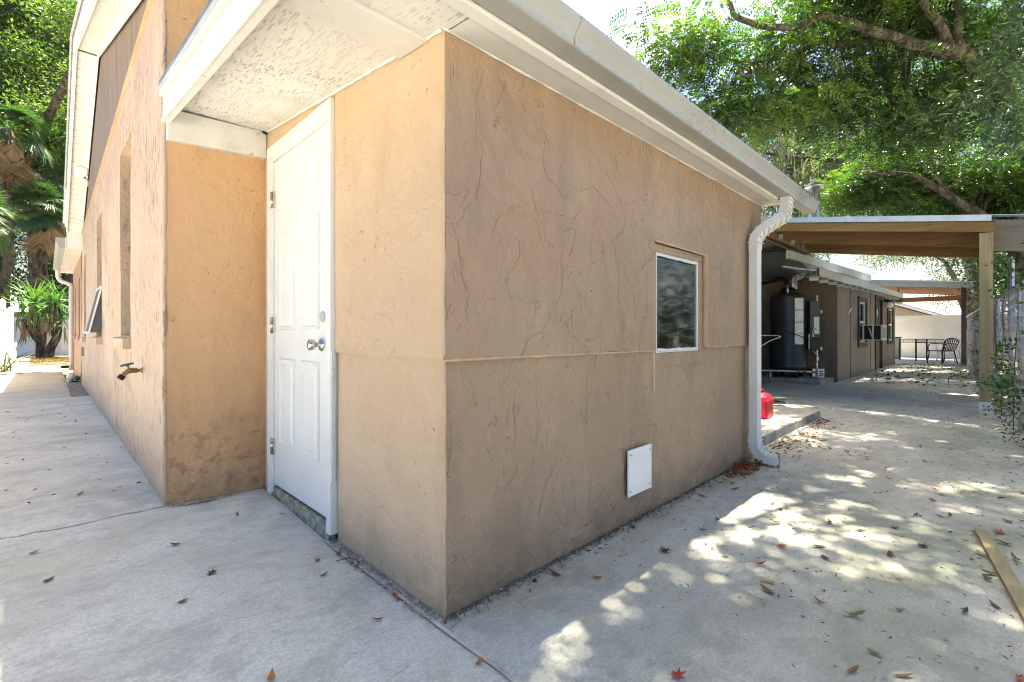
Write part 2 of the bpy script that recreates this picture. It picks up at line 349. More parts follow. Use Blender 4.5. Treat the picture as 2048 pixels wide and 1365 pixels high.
# ------------------------------------------------------------------ mesh helpers
ORG = {}
def link(o, parent=None, loc=(0, 0, 0)):
    COL.objects.link(o)
    if parent is not None: o.parent = parent
    return o
def thing(name, loc, label, cat, group=None):
    o = bpy.data.objects.new(name, None); o.empty_display_size = .1; o.location = loc; COL.objects.link(o); ORG[o.name] = Vector(loc)
    o['label'] = label; o['category'] = cat
    if group: o['group'] = group
    return o
def org(p):
    while p is not None:
        if p.name in ORG: return ORG[p.name]
        p = p.parent
    return Vector((0, 0, 0))
class MB:
    def __init__(s): s.v = []; s.f = []; s.sm = []
    def add(s, vs, fs, smooth=False):
        n = len(s.v); s.v += [tuple(v) for v in vs]; s.f += [tuple(i + n for i in f) for f in fs]; s.sm += [smooth] * len(fs); return s
    def box(s, x0, y0, z0, x1, y1, z1):
        return s.hexa([(x0, y0, z0), (x1, y0, z0), (x1, y1, z0), (x0, y1, z0), (x0, y0, z1), (x1, y0, z1), (x1, y1, z1), (x0, y1, z1)])
    def hexa(s, p):
        return s.add(p, [(0, 3, 2, 1), (4, 5, 6, 7), (0, 1, 5, 4), (1, 2, 6, 5), (2, 3, 7, 6), (3, 0, 4, 7)])
    def bar(s, a, b, wd, ht, up=(0, 0, 1)):
        a = Vector(a); b = Vector(b); d = (b - a).normalized(); u = Vector(up); r = d.cross(u).normalized(); u = r.cross(d)
        r *= wd / 2; u *= ht / 2
        return s.hexa([a - r - u, b - r - u, b + r - u, a + r - u, a - r + u, b - r + u, b + r + u, a + r + u])
    def tube(s, pts, rad, n=8, caps=True, prof=None):
        pts = [Vector(p) for p in pts]
        if not hasattr(rad, '__len__'): rad = [rad] * len(pts)
        rings = []; up = None
        for i, p in enumerate(pts):
            d = (pts[min(i + 1, len(pts) - 1)] - pts[max(i - 1, 0)])
            d = d.normalized() if d.length > 1e-9 else Vector((0, 0, 1))
            if up is None: up = Vector((0, 0, 1)) if abs(d.z) < .9 else Vector((1, 0, 0))
            r = d.cross(up)
            if r.length < 1e-4: r = d.orthogonal()
            r.normalize(); u = r.cross(d); up = u
            if prof: rings.append([p + r * a * rad[i] + u * b * rad[i] for a, b in prof])
            else: rings.append([p + (r * math.cos(t) + u * math.sin(t)) * rad[i] for t in [2 * math.pi * k / n for k in range(n)]])
        n = len(rings[0]); vs = [v for r in rings for v in r]; fs = []
        for i in range(len(pts) - 1):
            for k in range(n): fs.append((i * n + k, i * n + (k + 1) % n, (i + 1) * n + (k + 1) % n, (i + 1) * n + k))
        if caps: fs.append(tuple(range(n))[::-1]); fs.append(tuple((len(pts) - 1) * n + k for k in range(n)))
        return s.add(vs, fs, prof is None)
    def lathe(s, c, prof, n=24, axis=(0, 0, 1)):
        ax = Vector(axis).normalized(); r = ax.orthogonal().normalized(); u = ax.cross(r); c = Vector(c); vs = []; fs = []
        for (rr, h) in prof:
            for k in range(n):
                t = 2 * math.pi * k / n; vs.append(c + ax * h + (r * math.cos(t) + u * math.sin(t)) * rr)
        for i in range(len(prof) - 1):
            for k in range(n): fs.append((i * n + k, i * n + (k + 1) % n, (i + 1) * n + (k + 1) % n, (i + 1) * n + k))
        fs.append(tuple(range(n))[::-1]); fs.append(tuple((len(prof) - 1) * n + k for k in range(n)))
        return s.add(vs, fs, True)
    def prism(s, poly, d):
        d = Vector(d); n = len(poly); vs = [Vector(p) for p in poly] + [Vector(p) + d for p in poly]
        fs = [tuple(range(n))[::-1], tuple(range(n, 2 * n))] + [(k, (k + 1) % n, (k + 1) % n + n, k + n) for k in range(n)]
        return s.add(vs, fs)
    def build(s, name, mat, parent=None, bevel=0, **tags):
        me = bpy.data.meshes.new(name); o0 = org(parent)
        me.from_pydata([(v[0] - o0.x, v[1] - o0.y, v[2] - o0.z) for v in s.v], [], s.f)
        me.polygons.foreach_set('use_smooth', s.sm)
        bm = bmesh.new(); bm.from_mesh(me); bmesh.ops.recalc_face_normals(bm, faces=bm.faces); bm.to_mesh(me); bm.free()
        me.materials.append(MAT[mat]); o = bpy.data.objects.new(name, me); link(o, parent)
        if bevel:
            b = o.modifiers.new('bevel', 'BEVEL'); b.width = bevel; b.segments = 2; b.limit_method = 'ANGLE'; b.angle_limit = R(40)
        for k, v in tags.items(): o[k] = v
        return o
def npmesh(name, V, F, mat, parent=None, **tags):
    """V (n,3) F (m,k) arrays, fast path"""
    me = bpy.data.meshes.new(name); o0 = org(parent); V = np.asarray(V, np.float32) - np.array(o0, np.float32); F = np.asarray(F, np.int32)
    me.vertices.add(len(V)); me.vertices.foreach_set('co', V.ravel())
    k = F.shape[1]; me.loops.add(F.size); me.loops.foreach_set('vertex_index', F.ravel())
    me.polygons.add(len(F)); me.polygons.foreach_set('loop_start', np.arange(0, F.size, k, dtype=np.int32))
    me.update(calc_edges=True); me.validate(); me.materials.append(MAT[mat])
    o = bpy.data.objects.new(name, me); link(o, parent)
    for a, b in tags.items(): o[a] = b
    return o
def box(name, mat, parent, *a, bevel=0, **t): return MB().box(*a).build(name, mat, parent, bevel, **t)

def sheet(name, mat, parent, org0, du, dv, nrm, us, vs, holes=(), amp=.004, scale=2.0, depth=.05, wob=.0, zf=None, step=.03, label=None):
    """wall sheet: point = org0+du*u+dv*v, grid with holes, low relief along nrm, skirts going back"""
    def grid(a, b, hs):
        pts = sorted(set([a, b] + [h for h in hs if a < h < b])); out = []
        for p, q in zip(pts[:-1], pts[1:]):
            n = max(1, int(round((q - p) / step))); out += [p + (q - p) * i / n for i in range(n)]
        return out + [pts[-1]]
    U = grid(us[0], us[1], [h[0] for h in holes] + [h[1] for h in holes]); W = grid(vs[0], vs[1], [h[2] for h in holes] + [h[3] for h in holes])
    o = Vector(org0); du = Vector(du); dv = Vector(dv); nn = Vector(nrm)
    vt = []; idx = {}
    for i, u in enumerate(U):
        for j, v in enumerate(W):
            vv = v if zf is None else vs[0] + (v - vs[0]) * zf(u)
            p = o + du * u + dv * vv
            h = mn.noise(p * scale) * amp + mn.noise(p * scale * 4.3) * amp * .35 + mn.noise(p * 23) * amp * .12
            e = mn.noise(p * 9 + Vector((5, 5, 5))) * wob + mn.noise(p * 30) * wob * .5
            if i in (0, len(U) - 1): p = p + du * e
            if j in (0, len(W) - 1): p = p + dv * e
            idx[i, j] = len(vt); vt.append(p + nn * h)
    fs = []; cell = set()
    for i in range(len(U) - 1):
        for j in range(len(W) - 1):
            uc = (U[i] + U[i + 1]) / 2; vc = (W[j] + W[j + 1]) / 2
            if any(h[0] < uc < h[1] and h[2] < vc < h[3] for h in holes): continue
            cell.add((i, j)); fs.append((idx[i, j], idx[i + 1, j], idx[i + 1, j + 1], idx[i, j + 1]))
    back = {}
    def bk(k):
        if k not in back: back[k] = len(vt); vt.append(vt[idx[k]] - nn * depth)
        return back[k]
    for (i, j) in list(cell):
        for (di, dj, a, b) in ((-1, 0, (i, j + 1), (i, j)), (1, 0, (i + 1, j), (i + 1, j + 1)), (0, -1, (i, j), (i + 1, j)), (0, 1, (i + 1, j + 1), (i, j + 1))):
            if (i + di, j + dj) not in cell: fs.append((idx[a], bk(a), bk(b), idx[b]))
    m = MB(); m.add(vt, fs, True); ob = m.build(name, mat, parent)
    md = ob.modifiers.new('es', 'EDGE_SPLIT'); md.split_angle = R(50)
    if label: ob['label'] = label
    return ob

# ------------------------------------------------------------------ ground
def gz(x, y):
    t = min(1, max(0, (1.0 - x) / .55)) * min(1, max(0, (y - 1.0) / 2.1))
    a = min(1, max(0, (y - 2.35) / .8)) * min(1, max(0, (x - .3) / .4)); return max(.055 * t, .036 * a)
g0 = MB()
g0.add([(-400, -400, -.06), (600, -400, -.06), (600, 600, -.06), (-400, 600, -.06)], [(0, 1, 2, 3)])
ground = g0.build('ground', 'dirt'); ground['kind'] = 'structure'
pave = bpy.data.objects.new('pavement', None); COL.objects.link(pave); pave['kind'] = 'structure'
def slab(mat, x0, x1, y0, y1, step, zf, jit, label=None):
    nx = max(1, int((x1 - x0) / step)); ny = max(1, int((y1 - y0) / step)); V = []
    for j in range(ny + 1):
        for i in range(nx + 1):
            x = x0 + (x1 - x0) * i / nx; y = y0 + (y1 - y0) * j / ny; p = Vector((x, y, 0)); dx = dy = 0
            if i == 0: dx = jit[0] * (mn.noise(p * 5) + .6 * mn.noise(p * 17))
            if i == nx: dx = jit[1] * (mn.noise(p * 5) + .6 * mn.noise(p * 17))
            if j == 0: dy = jit[2] * (mn.noise(Vector((x, 9, 0)) * 4) + .6 * mn.noise(Vector((x, 9, 0)) * 15))
            if j == ny: dy = jit[3] * (mn.noise(Vector((x, 9, 0)) * 4) + .6 * mn.noise(Vector((x, 9, 0)) * 15))
            edge = min(i, j, nx - i, ny - j) == 0
            z = zf(x, y) + .0035 * mn.noise(p * 2.1) + .0018 * mn.noise(p * 9) - (.006 if edge else 0)
            V.append((x + dx, y + dy, z))
    F = [(j * (nx + 1) + i, j * (nx + 1) + i + 1, (j + 1) * (nx + 1) + i + 1, (j + 1) * (nx + 1) + i) for j in range(ny) for i in range(nx)]
    ring = [i for i in range(nx + 1)] + [(j) * (nx + 1) + nx for j in range(1, ny + 1)] + [ny * (nx + 1) + i for i in range(nx - 1, -1, -1)] + [j * (nx + 1) for j in range(ny - 1, 0, -1)]
    n0 = len(V); V += [(V[k][0], V[k][1], V[k][2] - .05) for k in ring]
    for a in range(len(ring)): F.append((ring[a], n0 + a, n0 + (a + 1) % len(ring), ring[(a + 1) % len(ring)]))
    m = MB(); m.add(V, F, False); o = m.build('concrete_slab', mat, pave)
    if label: o['label'] = label
    return o
slab('concrete_light', -3.5, .992, -3.0, 3.280, .045, gz, (0, .004, 0, .05), 'light grey concrete apron in front of the door')
slab('concrete_light', -3.5, .56, 3.285, 9.87, .06, lambda x, y: .058, (0, 0, .05, .004), 'pale path slab along the house wall')
yard = MB()
yard.add([(-16, -14, -.02), (26, -14, -.02), (26, -3.02, -.02), (-16, -3.02, -.02)], [(0, 1, 2, 3)]); yard.add([(-16, -3.02, -.02), (-3.52, -3.02, -.02), (-3.52, 9.8, -.02), (-16, 9.8, -.02)], [(0, 1, 2, 3)]); yard.add([(-3.5, -3.0, -.02), (26, -3.0, -.02), (26, -2.6, -.02), (-3.5, -2.6, -.02)], [(0, 1, 2, 3)])
yo = yard.build('unseen_bounce_slab', 'concrete_path'); yo['kind'] = 'structure'  # unseen pavement added behind the camera to bounce sunlight onto the walls
slab("concrete_path", -3.5, .28, 9.885, 20.3, .1, lambda x, y: .035, (0, .006, 0, 0), 'brownish far path slab')
slab('concrete_drive', .998, 9.2, -.75, 4.6, .05, lambda x, y: 0.0, (.004, .0, .05, 0), 'mottled grey driveway slab beside the brown wall')
slab('concrete_drive', 9.205, 26.0, -.9, 5.2, .12, lambda x, y: 0.0, (.0, .0, .05, 0), 'far driveway slab under the carport')
# mortar fillet on the seam line and along the wall foot
def crumbs(name, line, n, r, wdt, mat, kind='stuff', par=None):
    V = []; F = []
    for k in range(n):
        t = rnd.random() * (len(line) - 1); i = int(t); f = t - i
        p = Vector(line[i]).lerp(Vector(line[i + 1]), f) + Vector((rnd.gauss(0, wdt), rnd.gauss(0, wdt), 0)); s = r * rnd.uniform(.4, 1.3)
        b = len(V)
        for v in ((1, 0, 0), (-.7, .8, 0), (-.6, -.9, 0), (.1, .1, .8)):
            V.append(p + Vector((v[0] * s * rnd.uniform(.7, 1.3), v[1] * s * rnd.uniform(.7, 1.3), v[2] * s)))
        F += [(b, b + 1, b + 3), (b + 1, b + 2, b + 3), (b + 2, b, b + 3)]
    o = npmesh(name, [tuple(v) for v in V], F, mat, par)
    o['kind'] = kind; return o
# fine slab cracks as thin recessed-looking grooves in dark dirt are real gaps above; hairline cracks follow as slim sunk strips
def hair(pts, wd=.0025, z=.0012):
    m = MB()
    for a, b in zip(pts[:-1], pts[1:]):
        a = Vector(a); b = Vector(b); d = (b - a).normalized(); r = Vector((-d.y, d.x, 0)) * wd / 2
        m.add([a - r, b - r, b + r, a + r], [(0, 1, 2, 3)])
    return m
def wiggle(a, b, n, amp, zf):
    out = []
    for i in range(n + 1):
        t = i / n; x = a[0] + (b[0] - a[0]) * t; y = a[1] + (b[1] - a[1]) * t
        e = amp * (mn.noise(Vector((x * 6, y * 6, 2))) + .5 * mn.noise(Vector((x * 20, y * 20, 4)))); out.append((x + e * .6, y + e, zf(x, y) + .0042))
    return out
hm = MB()
for a, b in (((.62, 1.22), (.80, 1.26)), ((.15, 1.93), (.60, 1.83))):
    h = hair(wiggle(a, b, 30, .018, gz), .0012); hm.add(h.v, h.f)
hc = hm.build('hairline_crack', 'dirt', pave); hc['label'] = 'dark hairline cracks wandering over the apron'
# raised pad behind the annex
pad = MB(); V = []
def padedge(n=18):
    out = []
    for i in range(n + 1): x = 4.36 + (6.74 - 4.36) * i / n; out.append((x, 1.45 + .012 * mn.noise(Vector((x * 4, 0, 0)))))
    return out
pe = padedge(); poly = [(x, y, -.02) for x, y in pe] + [(6.74, 2.0, -.02), (6.66, 4.3, -.02), (4.36, 4.3, -.02)]
pad.prism(poly, (0, 0, .105)); po = pad.build('raised_concrete_pad', 'concrete_raw', pave, bevel=.008)
ptop = MB().add([(x, y + .004, .089) for x, y in pe] + [(6.735, 2.0, .089), (6.65, 4.3, .089), (4.36, 4.3, .089)], [tuple(range(len(pe) + 3))])
ptop.build('pad_screed', 'concrete_light', po)
# gravel strip beside far path
crumbs('gravel_strip', [(.38, 9.95, .03), (.40, 14.5, .03)], 2200, .02, .05, 'gravel')
MB().box(.29, 9.9, -.05, .6, 15, .02).build('gravel_bed', 'dirt', pave)

# ------------------------------------------------------------------ annex (lean-to room with the door)
WX, WY, XE, YI, HX = 1.017, 1.379, 4.307, 3.298, .473
def SF(y): return 2.114 + .109 * (y - WY)          # soffit height
annex = thing('annex', (WX, WY, 0), 'low tan stucco room with a white door and a gutter along its shade-browned side wall', 'building')
# right wall, two lapped sheets; window hole
sheet('wall_sheet', 'tan_stucco_shaded', annex, (WX, WY, 0), (1, 0, 0), (0, 0, 1), (0, -1, 0), (.005, XE - WX), (-.02, .945),
      holes=[(2.523 - WX, 3.178 - WX, .832, 1.2)], amp=.010, scale=1.7, depth=.03, wob=.004, label='lower sheet of the tan side wall, browned for shade')
sheet('wall_sheet', 'tan_stucco_shaded', annex, (WX - .012, WY - .019, 0), (1, 0, 0), (0, 0, 1), (0, -1, 0), (.005, XE - WX + .012), (.935, SF(WY) + .03),
      holes=[(2.508 - WX + .012, 3.196 - WX + .012, .9, 1.565)], amp=.009, scale=1.7, depth=.04, wob=.004, label='upper sheet of the tan side wall, browned for shade, lapped over the lower one')
MB().box(WX + .02, WY + .031, -.05, XE - .01, WY + .06, .82).build('wall_core', 'interior_dark', annex)
# door wall
DY0, DY1, DZ1 = 2.262, 3.196, 2.185
sheet('wall_sheet', 'tan_stucco', annex, (WX, WY, 0), (0, 1, 0), (0, 0, 1), (-1, 0, 0), (.003, DY0 - WY - .012), (-.02, .945), amp=.003, depth=.006, wob=.0015,
      label='lower sheet of the tan wall between door and corner')
sheet('wall_sheet', 'tan_stucco', annex, (WX - .012, WY - .013, 0), (0, 1, 0), (0, 0, 1), (-1, 0, 0), (.003, DY0 - WY + .013 - .004), (.935, 2.19), amp=.003, depth=.010, wob=.002,
      label='upper sheet of the tan wall between door and corner')
up = MB(); up.prism([(WX - .011, WY + .0, 2.185), (WX - .011, YI, 2.185), (WX - .011, YI, SF(YI) + .03), (WX - .011, WY, SF(WY) + .075)], (.05, 0, 0)); 
up = MB(); up.prism([(WX - .012, DY0 - .01, 2.186), (WX - .012, YI + .02, 2.186), (WX - .012, YI + .02, SF(YI) + .04), (WX - .012, DY0 - .01, SF(DY0) + .04)], (.05, 0, 0))
up.build('wall_strip', 'tan_stucco', annex)
up = MB(); up.prism([(WX - .0125, WY + .01, 2.10), (WX - .0125, DY0 - .01, 2.188), (WX - .0125, DY0 - .01, SF(DY0) + .04), (WX - .0125, WY + .01, SF(WY) + .04)], (.045, 0, 0))
up.build('wall_strip', 'tan_stucco', annex)
MB().box(WX - .010, DY1 + .002, -.02, WX + .03, YI + .02, 2.187).build('wall_strip', 'tan_stucco', annex)
# end wall and roof
MB().box(XE - .03, WY + .0, -.05, XE + .004, 4.6, 2.4).build('end_wall', 'shed_stucco', annex)
# corner bead, wavering
cb = MB(); pts = []; rr = []
for k in range(60):
    z = -.02 + k * (SF(WY) + .03) / 59; lap = -.012 if z > .94 else 0
    pts.append((WX + lap + .004 * mn.noise(Vector((0, 3, z * 5))) + .003, WY + lap + .003 * mn.noise(Vector((7, 3, z * 6))) + .002, z)); rr.append(.0075 + .003 * mn.noise(Vector((z * 9, 0, 0))))
cb.tube(pts, rr, 6); cb.build('corner_bead', 'tan_stucco', annex)
# caulk along soffit edge
def ragged(a, b, r, name, mat, par, n=70, seed=0):
    a = Vector(a); b = Vector(b); m = MB(); pts = []; rr = []
    for k in range(n + 1):
        p = a.lerp(b, k / n); e = mn.noise(p * 14 + Vector((seed, 0, 0))); pts.append(p + Vector((0, 0, e * r * .5))); rr.append(r * (1 + .6 * mn.noise(p * 25 + Vector((0, seed, 0)))))
    return m.tube(pts, rr, 5).build(name, mat, par)
ragged((WX - .02, WY - .022, SF(WY) - .004), (XE, WY - .022, SF(WY) - .004), .008, 'caulk_line', 'trim_white', annex)
ragged((WX - .018, WY - .01, SF(WY) - .004), (WX - .018, YI, SF(YI) - .004), .007, 'caulk_line', 'trim_white', annex, seed=3)
ragged((WX - .006, WY - .012, .932), (2.50, WY - .012, .930), .006, 'seam_filler', 'tan_stucco', annex, n=120, seed=11)
ragged((3.21, WY - .012, .936), (XE, WY - .012, .938), .006, 'seam_filler', 'tan_stucco', annex, n=60, seed=12)
# window
win = MB()
fz0, fz1, fx0, fx1 = .832, 1.558, 2.521, 3.186
wf = MB()
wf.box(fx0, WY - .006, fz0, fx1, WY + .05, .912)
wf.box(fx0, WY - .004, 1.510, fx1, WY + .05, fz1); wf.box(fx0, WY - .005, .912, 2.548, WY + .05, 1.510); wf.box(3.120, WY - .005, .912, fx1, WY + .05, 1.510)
window = wf.build('window', 'tan_stucco_shaded', annex, bevel=.004, label='small fixed window in the brown side wall')
ragged((2.512, WY - .02, 1.568), (3.2, WY - .02, 1.560), .006, 'trim_bead', 'tan_stucco', window, seed=5)
MB().box(3.190, WY - .030, .94, 3.203, WY - .008, 1.565).build('trim_bead', 'tan_stucco', window)  # lighter tan bead, standing for the sun-lit edge of the panel
MB().box(2.506, WY - .012, .70, 2.518, WY + .01, .93).build('trim_bead', 'tan_stucco', window)
fr = MB()
fr.box(2.550, WY - .002, .914, 2.558, WY + .02, 1.508); fr.box(3.108, WY - .002, .914, 3.118, WY + .02, 1.508)
fr.box(2.558, WY - .002, .914, 3.102, WY + .02, .930); fr.box(2.558, WY - .002, 1.492, 3.102, WY + .02, 1.508)
fr.build('frame', 'trim_white', window)
ragged((2.56, WY - .004, .93), (3.10, WY - .004, .93), .009, 'glazing_putty', 'trim_white', window, seed=8)
ragged((2.56, WY - .004, 1.494), (3.10, WY - .004, 1.494), .008, 'glazing_putty', 'trim_white', window, seed=9)
MB().box(2.559, WY + .006, .931, 3.101, WY + .010, 1.491).build('pane', 'window_glass', window)
inn = MB(); inn.box(2.45, WY + .062, .905, 3.25, WY + .20, .925); inn.build('inner_sill', 'soffit_smooth', annex)
rm = MB()
rm.box(1.10, 3.25, 0, 4.2, 3.28, 2.1); rm.box(4.2, 1.45, 0, 4.25, 3.25, 2.1); rm.box(1.06, 1.45, 0, 1.09, 3.25, 2.1); rm.box(1.1, 1.45, 0, 4.2, 3.25, .02)
rm.build('room_lining', 'interior_dark', annex)
MB().box(2.72, WY + .09, .93, 2.76, WY + .12, 1.49).build('inner_stile', 'utility_grey', annex)
can = thing('tin_can', (2.98, WY + .12, .926), 'small silver tin can standing inside the small side window', 'tin can')
MB().lathe((2.98, WY + .10, .926), [(.036, 0), (.038, .004), (.036, .01), (.036, .10), (.038, .104), (.034, .107)], 20).build('can_body', 'tin', can)
# white cover plate
pl = thing('cover_plate', (2.33, WY, .15), 'blank white square plate screwed low on the brown side wall', 'wall plate')
MB().box(2.207, WY - .028, .152, 2.452, WY - .018, .402).build('plate', 'plastic_white', pl, bevel=.003)
for a, b in ((2.228, .18), (2.43, .18), (2.228, .375), (2.43, .375)): MB().lathe((a, WY - .028, b), [(.006, 0), (.006, .002), (.003, .004)], 10, (0, -1, 0)).build('screw', 'steel_pipe', pl)

# door
dfr = MB()
dfr.box(WX - .034, DY1 - .062, .03, WX + .02, DY1, DZ1); dfr.box(WX - .034, DY0, .04, WX + .02, DY0 + .05, DZ1); dfr.box(WX - .034, DY0 + .05, DZ1 - .075, WX + .02, DY1 - .062, DZ1)
frm = dfr.build('door_frame', 'door_white', annex, bevel=.004)
st = MB(); st.box(WX - .026, DY1 - .080, .05, WX + .02, DY1 - .062, DZ1 - .075); st.box(WX - .026, DY0 + .05, .05, WX + .02, DY0 + .062, DZ1 - .075); st.box(WX - .026, DY0 + .062, DZ1 - .094, WX + .02, DY1 - .08, DZ1 - .075)
st.build('door_stop', 'door_white', frm, bevel=.002)
MB().box(WX - .020, DY0 + .05, -.04, WX + .02, DY1 - .06, .082).build('threshold', 'threshold', annex)
d0, d1, dz0, dz1 = DY0 + .064, DY1 - .083, .098, DZ1 - .097
PX = WX - .014
door = MB().box(PX, d0, dz0, PX + .04, d1, dz1).build('door', 'door_white', annex, label='white six panel door', bevel=.002)
wd = d1 - d0; s1 = .105; mid = .10; pw = (wd - 2 * s1 - mid) / 2
for (z0, z1) in ((1.79, 1.955), (1.05, 1.66), (.36, .88)):
    for c0 in (d0 + s1, d0 + s1 + pw + mid):
        p = MB(); y0, y1 = c0, c0 + pw; X = PX - .0005
        def ringp(a, da, b, db):
            q = [(X - da, y0 + a, z0 + a), (X - da, y1 - a, z0 + a), (X - da, y1 - a, z1 - a), (X - da, y0 + a, z1 - a)]
            r = [(X - db, y0 + b, z0 + b), (X - db, y1 - b, z0 + b), (X - db, y1 - b, z1 - b), (X - db, y0 + b, z1 - b)]
            p.add(q + r, [(0, 1, 5, 4), (1, 2, 6, 5), (2, 3, 7, 6), (3, 0, 4, 7)])
        ringp(0, 0, .006, .011); ringp(.006, .011, .014, .011); ringp(.014, .011, .022, .001); ringp(.022, .001, .030, .001); ringp(.030, .001, .050, .0095)
        p.add([(X - .0095, y0 + .05, z0 + .05), (X - .0095, y1 - .05, z0 + .05), (X - .0095, y1 - .05, z1 - .05), (X - .0095, y0 + .05, z1 - .05)], [(0, 1, 2, 3)])
        p.build('door_panel', 'door_white', door)
kn = MB(); kn.lathe((PX, 2.405, .972), [(.034, 0), (.034, .004), (.028, .010), (.013, .014), (.011, .03), (.018, .036), (.027, .044), (.029, .054), (.026, .066), (.015, .071)], 28, (-1, 0, 0)); kn.build('knob', 'nickel', door)
MB().lathe((PX, 2.392, 1.115), [(.030, 0), (.030, .003), (.027, .006), (.015, .0065)], 28, (-1, 0, 0)).build('deadbolt_plate', 'deadbolt_paint', door, label='pale grey round deadbolt cover')
for z in (1.855, 1.08, .33):
    h = MB(); h.tube([(PX - .014, d1 + .012, z - .05), (PX - .014, d1 + .012, z + .05)], .0065, 10); h.box(PX - .012, d1 - .018, z - .05, PX - .001, d1 + .006, z + .05)
    for k in range(3): h.lathe((PX - .012, d1 - .010, z - .034 + .034 * k), [(.004, 0), (.003, .002)], 8, (-1, 0, 0))
    h.build('hinge', 'nickel', door)
ws = MB().box(WX - .030, DY0 - .012, .30, WX - .012, DY0 - .001, .94); ws.build('side_batten', 'old_white', annex)

# ---- annex roof
OX = .478      # outer rake line
so_ = MB()
def sofq(x0, x1, y0, y1, mat, name, t=.012, seg=30):
    m = MB(); n = seg
    V = []; F = []
    for i in range(n + 1):
        for j in range(n + 1):
            x = x0 + (x1 - x0) * i / n; y = y0 + (y1 - y0) * j / n; V.append((x, y, SF(y) + .003 * mn.noise(Vector((x * 2, y * 2, 0)))))
    for i in range(n):
        for j in range(n): a = i * (n + 1) + j; F.append((a, a + n + 1, a + n + 2, a + 1))
    m.add(V, F, True); return m.build(name, mat, annex)
sofq(OX + .02, WX - .0, 1.20, YI, 'osb_white', 'soffit_board')
sm = MB(); sm.add([(WX - .0, 1.235, SF(1.235) - .002), (XE + .02, 1.235, SF(1.235) - .002), (XE + .02, WY + .02, SF(WY) - .002), (WX, WY + .02, SF(WY) - .002)], [(0, 1, 2, 3)]); sm.build('soffit_board', 'soffit_smooth', annex, label='smooth white soffit strip above the brown wall')
# ledger, cross beam
lg = MB().hexa([(OX + .004, YI - .045, 2.128), (WX - .016, YI - .045, 2.150), (WX - .016, YI + .01, 2.150), (OX + .004, YI + .01, 2.128), (OX + .004, YI - .045, 2.30), (WX - .016, YI - .045, 2.32), (WX - .016, YI + .01, 2.32), (OX + .004, YI + .01, 2.30)])
lg.build('ledger_board', 'board_white', annex, bevel=.004)
bmn = MB(); bmn.hexa([(OX + .02, 1.462, 2.106), (WX - .014, 1.462, 2.106), (WX - .014, 1.655, 2.122), (OX + .02, 1.655, 2.122), (OX + .02, 1.462, 2.2), (WX - .014, 1.462, 2.2), (WX - .014, 1.655, 2.2), (OX + .02, 1.655, 2.2)])
bmn.build('cross_beam', 'board_white', annex, bevel=.006)
# small dark hole in the inner corner
crumbs('nest_debris', [(WX - .03, YI - .03, 2.315), (WX - .025, YI - .06, 2.30)], 60, .012, .006, 'dirt', par=annex)
# rake fascia: sloping board, lower lip, drip edge
def rk(x0, x1, za, zb, y0=1.05, y1=3.292):
    return [(x0, y0, SF(y0) + za), (x1, y0, SF(y0) + za), (x1, y1, SF(y1) + za), (x0, y1, SF(y1) + za), (x0, y0, SF(y0) + zb), (x1, y0, SF(y0) + zb), (x1, y1, SF(y1) + zb), (x0, y1, SF(y1) + zb)]
MB().hexa(rk(OX - .012, OX + .022, -.095, .045)).build('rake_board', 'board_white', annex, bevel=.004)
MB().hexa(rk(OX - .020, OX - .011, -.098, -.078)).build('rake_lip', 'board_white', annex, bevel=.002)
MB().hexa(rk(OX - .030, OX + .03, .047, .072)).build('roof_edge_strip', 'old_white', annex, bevel=.002)
MB().hexa(rk(OX - .038, OX + .03, .074, .088)).build('drip_edge', 'metal_flashing', annex)
rf = MB().hexa([(OX - .03, 1.07, 2.19), (4.86, 1.07, 2.19), (4.86, YI, 2.43), (OX - .03, YI, 2.43), (OX - .03, 1.07, 2.215), (4.86, 1.07, 2.215), (4.86, YI, 2.455), (OX - .03, YI, 2.455)])
rf.build('roof', 'shingle', annex)
# eave fascia strip and soffit return
MB().hexa([(OX, 1.182, 2.094), (XE + .02, 1.182, 2.094), (XE + .02, 1.230, 2.090), (OX, 1.230, 2.090), (OX, 1.182, 2.19), (XE + .02, 1.182, 2.19), (XE + .02, 1.230, 2.19), (OX, 1.230, 2.19)]).build('eave_fascia', 'soffit_smooth', annex, bevel=.003)
MB().box(XE - .0, 1.19, 2.1, XE + .018, WY + .3, 2.22).build('soffit_end', 'trim_white', annex)
# gutter: K profile
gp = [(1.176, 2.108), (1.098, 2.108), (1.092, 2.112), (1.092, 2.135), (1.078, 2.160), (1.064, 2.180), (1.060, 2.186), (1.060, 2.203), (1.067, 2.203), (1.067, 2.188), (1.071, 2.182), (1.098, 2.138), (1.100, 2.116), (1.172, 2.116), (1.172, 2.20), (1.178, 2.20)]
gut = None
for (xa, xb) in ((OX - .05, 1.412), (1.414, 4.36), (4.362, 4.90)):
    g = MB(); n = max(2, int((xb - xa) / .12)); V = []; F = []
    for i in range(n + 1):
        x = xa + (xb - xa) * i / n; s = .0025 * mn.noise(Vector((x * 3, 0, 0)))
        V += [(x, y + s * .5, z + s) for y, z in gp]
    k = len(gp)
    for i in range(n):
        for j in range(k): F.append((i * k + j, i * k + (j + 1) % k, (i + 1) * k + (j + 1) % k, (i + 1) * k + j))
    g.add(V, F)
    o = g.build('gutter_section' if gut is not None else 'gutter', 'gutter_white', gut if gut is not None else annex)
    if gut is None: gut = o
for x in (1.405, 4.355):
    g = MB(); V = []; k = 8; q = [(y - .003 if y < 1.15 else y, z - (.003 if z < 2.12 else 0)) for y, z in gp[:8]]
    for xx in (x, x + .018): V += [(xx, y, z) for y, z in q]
    g.add(V, [(j, j + 1, k + j + 1, k + j) for j in range(k - 1)]); g.build('joint_strip', 'gutter_white', gut)
